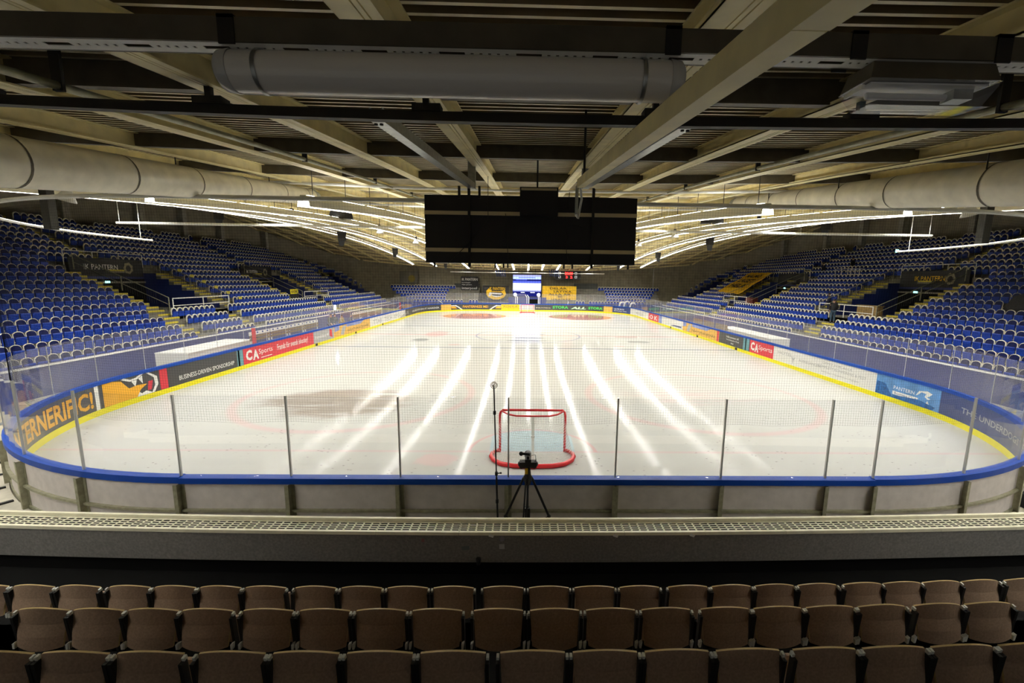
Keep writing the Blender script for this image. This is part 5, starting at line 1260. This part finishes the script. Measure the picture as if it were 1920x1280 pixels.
# gold banner spread over the right seats
q = [at(u, v, x=X) for u, v, X in ((1344, 546, 25.3), (1386, 551, 25.3), (1450, 511, 30.6), (1408, 511, 30.6))]
mb = MB(); n = 14; g = {}
for i in range(n + 1):
    for j in range(n + 1):
        a = q[0].lerp(q[1], j / n); b = q[3].lerp(q[2], j / n); c = a.lerp(b, i / n); c.z += .05 * sin(i * pi * 1.72) + .03 * sin(j * 1.9); g[i, j] = len(mb.v); mb.v.append(tuple(c))
for i in range(n):
    for j in range(n): mb.f.append((g[i, j], g[i, j + 1], g[i + 1, j + 1], g[i + 1, j])); mb.m.append(0); mb.sm.append(True)
t = tag(mb.build('seat_banner', M_bannergold), 'large gold cloth banner with black lettering spread over the right stand seats', 'banner')
for row, tx in enumerate(('HELA', 'LAGET', 'MALMÖ')):
    V, F = text2d(tx, 1, 1, .03); m2 = MB(); vs = []
    for a, b in V:
        i = .22 + .24 * row + b * .17; j = .18 + .62 * (1 - a) * 1.0
        c = q[0].lerp(q[1], 1 - j).lerp(q[3].lerp(q[2], 1 - j), i); vs.append((c.x - .04, c.y, c.z + .12))
    m2.add(vs, F); m2.build('lettering', M_banner, t)
# small yellow sign on the left stand
q = at(552, 547, x=-24.6); mb = MB(); mb.b2(-24.64, -24.6, q.y - .75, q.y + .75, q.z - .2, q.z + .28); t = tag(mb.build('yellow_sign', M_yellow), 'yellow sign with black letters on the left stand past the second opening', 'sign')
V, F = text2d('KIOSK', 1.2, .26, .03); m2 = MB(); m2.add([(-24.59, q.y - .6 + a, q.z - .09 + b) for a, b in V], F); m2.build('lettering', M_banner, t)
mb = MB(); mb.b2(-24.66, -24.62, q.y - .7, q.y + .9, ZT(4), q.z - .2); mb.build('dark_front', M_banner, t)
# white desks and black covered block on the right stand
for i, (u0, u1, v) in enumerate(((1568, 1594, 504), (1597, 1616, 504))):
    a = at(u0, v, x=30.9); b = at(u1, v, x=30.9); mb = MB(); mb.b2(30.7, 31.2, a.y, b.y, a.z - .03, a.z); t = tag(mb.build('press_desk', M_whitemetal), 'pale press desk above the right opening, %s from the far end' % ordw(i + 1), 'desk', 'press desks')
    for yy in (a.y - .1 if a.y > b.y else a.y + .1, (a.y + b.y) / 2, b.y + .1 if a.y > b.y else b.y - .1): mb = MB(); mb.b2(30.75, 30.8, yy - .03, yy + .03, a.z - .75, a.z - .03); mb.build('leg', M_whitemetal, t)
q = [at(u, v, x=26.0) for u, v in ((1874, 586), (1920, 592), (1935, 545), (1900, 556))]
mb = MB(); X = 26.0
mb.hexa([(X, p.y, p.z) for p in q], [(X + 1.6, p.y, p.z + .3) for p in q]); tag(mb.build('covered_equipment', M_rubber), 'black cloth covered equipment block standing among the right stand seats', 'cover')

# ------------------------------------------------------------------ far end: screen, clock, banners, gate
ya = 64.0; a = at(962, 515, y=ya); b = at(1014, 556, y=ya)
t = thing('video_screen', 'bright blue and white video screen hanging at the far end', 'screen', ((a.x + b.x) / 2, ya, b.z), 0); off = -t.location
mb = MB(); mb.b2(a.x - .1, b.x + .1, ya + .02, ya + .3, b.z - .15, a.z + .1); mb.build('cabinet', M_blackplastic, t, off)
hgt = a.z - b.z; wd = b.x - a.x
ES = {n: emat('screen_glow_' + n, c, s) for n, c, s in (('white', (.86, .90, 1), 1.5), ('blue', (.10, .14, .75), 1.2), ('pale', (.45, .58, .98), 1.3), ('deep', (.015, .02, .22), .8), ('violet', (.35, .38, .95), 1.3))}
for i, (z0f, z1f, m) in enumerate(((.92, 1, 'violet'), (.80, .92, 'pale'), (.72, .80, 'deep'), (.62, .72, 'blue'), (.30, .62, 'white'), (.24, .30, 'violet'), (0, .24, 'deep'))):
    mb = MB(); mb.b2(a.x, b.x, ya, ya + .02, b.z + hgt * z0f, b.z + hgt * z1f); mb.build('picture_band', ES[m], t, off)
for fx in (.08, .92):
    mb = MB(); mb.lathe([(.001, -.02), (.3, -.02), (.3, -.01)], (a.x + wd * fx, ya, b.z + .3), 16, 'y'); mb.build('picture_disc', ES['white'], t, off)
for f0, f1, zf in ((.28, .42, .17), (.62, .78, .17), (.2, .8, .86), (.1, .5, .76)):
    mb = MB(); mb.b2(a.x + wd * f0, a.x + wd * f1, ya - .01, ya, b.z + hgt * zf, b.z + hgt * (zf + .035)); mb.build('picture_bar', ES['white' if zf < .5 else 'blue'], t, off)
for fx in (.2, .8): mb = MB(); x = a.x + wd * fx; mb.tube([(x, ya + .15, a.z + .1), (x, ya + .15, zd(x, ya))], .03, 6); mb.build('hanger', M_darksteel, t, off)
# clock with red digits
yc = 66.5; a = at(1044, 509, y=yc); b = at(1086, 523, y=yc); w = b.x - a.x; h = a.z - b.z
t = thing('score_clock_hanging', 'black score clock with red digits and white side lamps hanging right of the far screen', 'clock', ((a.x + b.x) / 2, yc, b.z), 0); off = -t.location
mb = MB(); mb.b2(a.x - .3, b.x + .2, yc, yc + .2, b.z - .15, a.z + .15); mb.build('case', M_blackplastic, t, off)
for tx, f0, f1, g0, g1 in (('20:00', .36, .72, .55, .98), ('3  2', .40, .70, .06, .42)):
    V, F = text2d(tx, w * (f1 - f0), h * (g1 - g0), .05); m2 = MB(); m2.add([(a.x + w * f0 + p, yc - .02, b.z + h * g0 + q) for p, q in V], F); m2.build('digits', M_reddigit, t, off)
for f in (.08, .80):
    for g in (.12, .62):
        m2 = MB(); x, z = a.x + w * f, b.z + h * g
        for dx, dz, ww, hh2 in ((0, 0, .36, .05), (0, .31, .36, .05), (0, 0, .05, .36), (.31, 0, .05, .36)): m2.b2(x + dx, x + dx + ww, yc - .02, yc, z + dz, z + dz + hh2)
        m2.build('side_digit', M_whitedigit, t, off)
for x in (a.x + .4, b.x - .4): mb = MB(); mb.tube([(x, yc + .1, a.z + .15), (x, yc + .1, zd(x, yc))], .03, 5); mb.build('hanger', M_darksteel, t, off)
# hanging blue-grey curtain stacks beside the screen
for u, lab in ((938, 'bundle of pale blue curtains hanging left of the far screen'), (1038, 'bundle of pale blue curtains hanging right of the far screen')):
    a = at(u, 507, y=66.0); mb = MB()
    for k in range(5): mb.tube([(a.x - .7 + .35 * k, 66.0, a.z + .1), (a.x - .62 + .35 * k, 66.0, a.z - .55), (a.x - .5 + .35 * k, 66, a.z - 1.0)], .10, 8)
    tag(mb.build('hanging_curtain', mat('pale_blue_cloth', (.10, .14, .32), .7)), lab, 'curtain')
def banner(u0, v0, u1, v1, y, m, nm, label, lines, curve=0):
    a = at(u0, v0, y=y); b = at(u1, v1, y=y); w = b.x - a.x; h = a.z - b.z; mb = MB(); n = 12; vs = []
    for i in range(n + 1):
        f = i / n; dz = -curve * sin(pi * f) * h
        for g in (0, 1): vs.append((a.x + w * f, y + .03 * sin(f * 17), (b.z + dz * 1 if g == 0 else a.z)))
    mb.add(vs, [(2 * i, 2 * i + 2, 2 * i + 3, 2 * i + 1) for i in range(n)]); m2 = [(p[0], p[1] + .03, p[2]) for p in vs]; mb.add(m2, [(2 * i, 2 * i + 1, 2 * i + 3, 2 * i + 2) for i in range(n)])
    t = tag(mb.build(nm, m), label, 'banner')
    for tx, f0, f1, g0, g1, mm in lines:
        V, F = text2d(tx, w * (f1 - f0), h * (g1 - g0), .012); k = MB(); k.add([(a.x + w * f0 + p, y - .06, b.z + h * g0 + q) for p, q in V], F); k.build('lettering', mm, t)
    return t, a, b
banner(864, 518, 897, 546, 66.8, M_banner, 'hanging_banner', 'black hanging banner with white lettering at the far left wall', [('IK PANTERN', .06, .96, .72, .90, M_white), ('landslaget', .06, .55, .54, .62, M_white), ('följer pantern', .06, .62, .40, .48, M_white), ('interpool', .06, .92, .08, .30, M_white)])
t, a, b = banner(905, 535, 954, 561, 64.6, M_banner, 'hanging_banner', 'black supporter banner with a gold curved emblem hanging left of the far screen', [('IK PANTERN', .26, .86, .66, .90, M_bannergold)], .12)
w, h = b.x - a.x, a.z - b.z; mb = MB(); pts = [(.14, .62), (.24, .80), (.36, .60), (.70, .58), (.84, .70), (.90, .38), (.80, .12), (.60, -.02), (.40, -.02), (.22, .14), (.14, .34)]
mb.add([(a.x + w * x, 64.52, b.z + h * z) for x, z in pts], [tuple(range(len(pts)))]); mb.build('gold_emblem', M_bannergold, t)
mb = MB(); 
for pts in ([(.26, .5), (.74, .44), (.70, .36), (.34, .38), (.28, .2), (.22, .24)], [(.3, .3), (.5, .16), (.78, .24), (.52, .24)]): mb.add([(a.x + w * x, 64.49, b.z + h * z) for x, z in pts], [tuple(range(len(pts)))])
mb.build('white_mark', M_white, t)
mb = MB(); mb.add([(a.x + w * x, 64.505, b.z + h * z) for x, z in ((.3, .55), (.72, .52), (.80, .36), (.62, .2), (.38, .26))], [(0, 1, 2, 3, 4)]); mb.build('black_mark', M_banner, t)
banner(1017, 536, 1080, 565, 64.4, M_bannergold, 'hanging_banner', 'large gold cloth banner with black handwritten letters right of the far screen', [('DELAR', .22, .72, .78, .92, M_banner), ('LÄTTKA', .34, .86, .58, .74, M_banner), ('ALLA ÄR', .18, .84, .40, .54, M_banner), ('en', .46, .58, .24, .36, M_banner), ('VINNARE', .26, .84, .03, .17, M_banner)])
banner(749, 508, 784, 532, 67.8, mat('grey_cloth', (.16, .15, .12), .8), 'hanging_banner', 'grey cloth banner with a small dark and gold emblem on the far left wall', [])
q = at(772, 522, y=67.7); mb = MB(); mb.lathe([(.001, 0), (.55, 0), (.6, .01)], (q.x, 67.62, q.z), 10, 'y'); tag(mb.build('wall_emblem', mat('emblem_gold', (.22, .17, .02), .7)), 'small dark gold emblem on the grey far left banner', 'emblem')
# dark doorways in the far stand
for u0, u1, lab in ((852, 900, 'dark doorway panel under the black far banner'), (1076, 1120, 'dark grey sliding doors right of the gold far banner')):
    a = at(u0, 531, y=67.0); b = at(u1, 552, y=67.0); mb = MB(); mb.b2(a.x, b.x, 66.95, 67.1, b.z, a.z); t = tag(mb.build('doorway_panel', mat('door_dark', (.03, .035, .03), .6)), lab, 'door panel')
    mb = MB(); m_ = (a.x + b.x) / 2; mb.b2(m_ - .04, m_ + .04, 66.9, 66.95, b.z, a.z); mb.build('door_seam', M_darksteel, t)
# gate posts and opening under the screen
for u, lab in ((966.5, 'first'), (970, 'second'), (988, 'third'), (991.5, 'fourth'), (1009.5, 'fifth'), (1012.5, 'sixth')):
    a = at(u, 557, y=61.4); mb = MB(); mb.tube([(a.x, 61.4, 0), (a.x, 61.4, 2.1), (a.x - .25, 61.4, 2.5)], .06, 6); tag(mb.build('gate_post', M_whitemetal), 'white gate post under the far screen, %s from the left' % lab, 'post', 'white gate posts at the far end')
mb = MB(); mb.b2(-3.1, 3.1, 63.0, 63.2, 0, 2.05); t = tag(mb.build('gate_backdrop', M_bluewall), 'blue gate wall under the far screen', 'wall panel')
a = at(992, 570, y=62.9); b = at(1009, 558, y=62.9); mb = MB(); mb.b2(a.x, b.x, 62.9, 63.0, 0, 1.75); mb.build('dark_opening', M_blackfloor, t)
# white bent poles by the far boards
for u0, v0, u1, v1, lab in ((822, 562, 830, 569, 'left'), (1066, 565, 1064, 573, 'right')):
    a = at(u0, v0, y=60.3); b = at(u1, v1, y=60.3); mb = MB(); mb.tube([a, b, (b.x, 60.3, 1.1)], .05, 6); tag(mb.build('white_pole', M_white), 'short white leaning pole on the far boards, %s of the far goal' % lab, 'pole')
M_mask = M_white
for i, (u, v) in enumerate(((1167, 573), (1176, 572), (1187, 575))):
    a = at(u, v, y=57.5 - i); mb = MB(); pts = [a + Vector((.45 * cos(k * pi / 6), 0, .55 * sin(k * pi / 6))) for k in range(1, 7)]; pts.append(pts[-1] + Vector((-.05, 0, -.45))); mb.tube(pts, [.06, .1, .13, .13, .12, .1, .08], 8); tag(mb.build('white_hook', M_white), 'white curved pipe beyond the far right corner glass, %s from the goal' % ordw(i + 1), 'pipe', 'white curved pipes')
# floor clutter at the right edge
q = at(1912, 945, z=0); mb = MB(); mb.hexa([(q.x - .2, q.y - .3, -.03), (q.x + .5, q.y - .3, -.03), (q.x + .5, q.y + .3, -.03), (q.x - .2, q.y + .3, -.03)], [(q.x - .1, q.y - .2, .3), (q.x + .45, q.y - .25, .34), (q.x + .45, q.y + .2, .3), (q.x - .1, q.y + .2, .28)]); tag(mb.build('equipment_bag', M_rubber), 'black equipment bag lying on the floor at the right edge', 'bag')
mb = MB(); q = at(1913, 898, z=0); mb.b2(q.x, q.x + 1.0, q.y - .2, q.y + .3, -.03, .42); tag(mb.build('cardboard_box', mat('box_brown', (.22, .15, .09), .8)), 'brown box standing on the floor at the right edge', 'box')
mb = MB(); pts = [at(u, v, z=.02) for u, v in ((1890, 905), (1898, 925), (1893, 945), (1880, 958), (1860, 968))]; mb.tube(pts, .014, 6); tag(mb.build('floor_cord', M_darksteel), 'dark cable lying on the pale kerb at the right corner', 'cable')

# ------------------------------------------------------------------ world and view
w = bpy.data.worlds.new('hall'); SC.world = w; w.use_nodes = True
bg = w.node_tree.nodes['Background']; bg.inputs[0].default_value = (1, .97, .9, 1); bg.inputs[1].default_value = .12  # added dim ambient glow, reaches the near end through the open back
vs = SC.view_settings; vs.view_transform = 'Standard'; vs.look = 'None'; vs.gamma = 1; vs.use_curve_mapping = False; vs.exposure = 0.36
SC.cycles.max_bounces = 10; SC.cycles.transparent_max_bounces = 48; SC.cycles.diffuse_bounces = 7; SC.cycles.glossy_bounces = 4
SC.cycles.use_denoising = True; SC.cycles.sample_clamp_indirect = 6; SC.cycles.use_light_tree = True
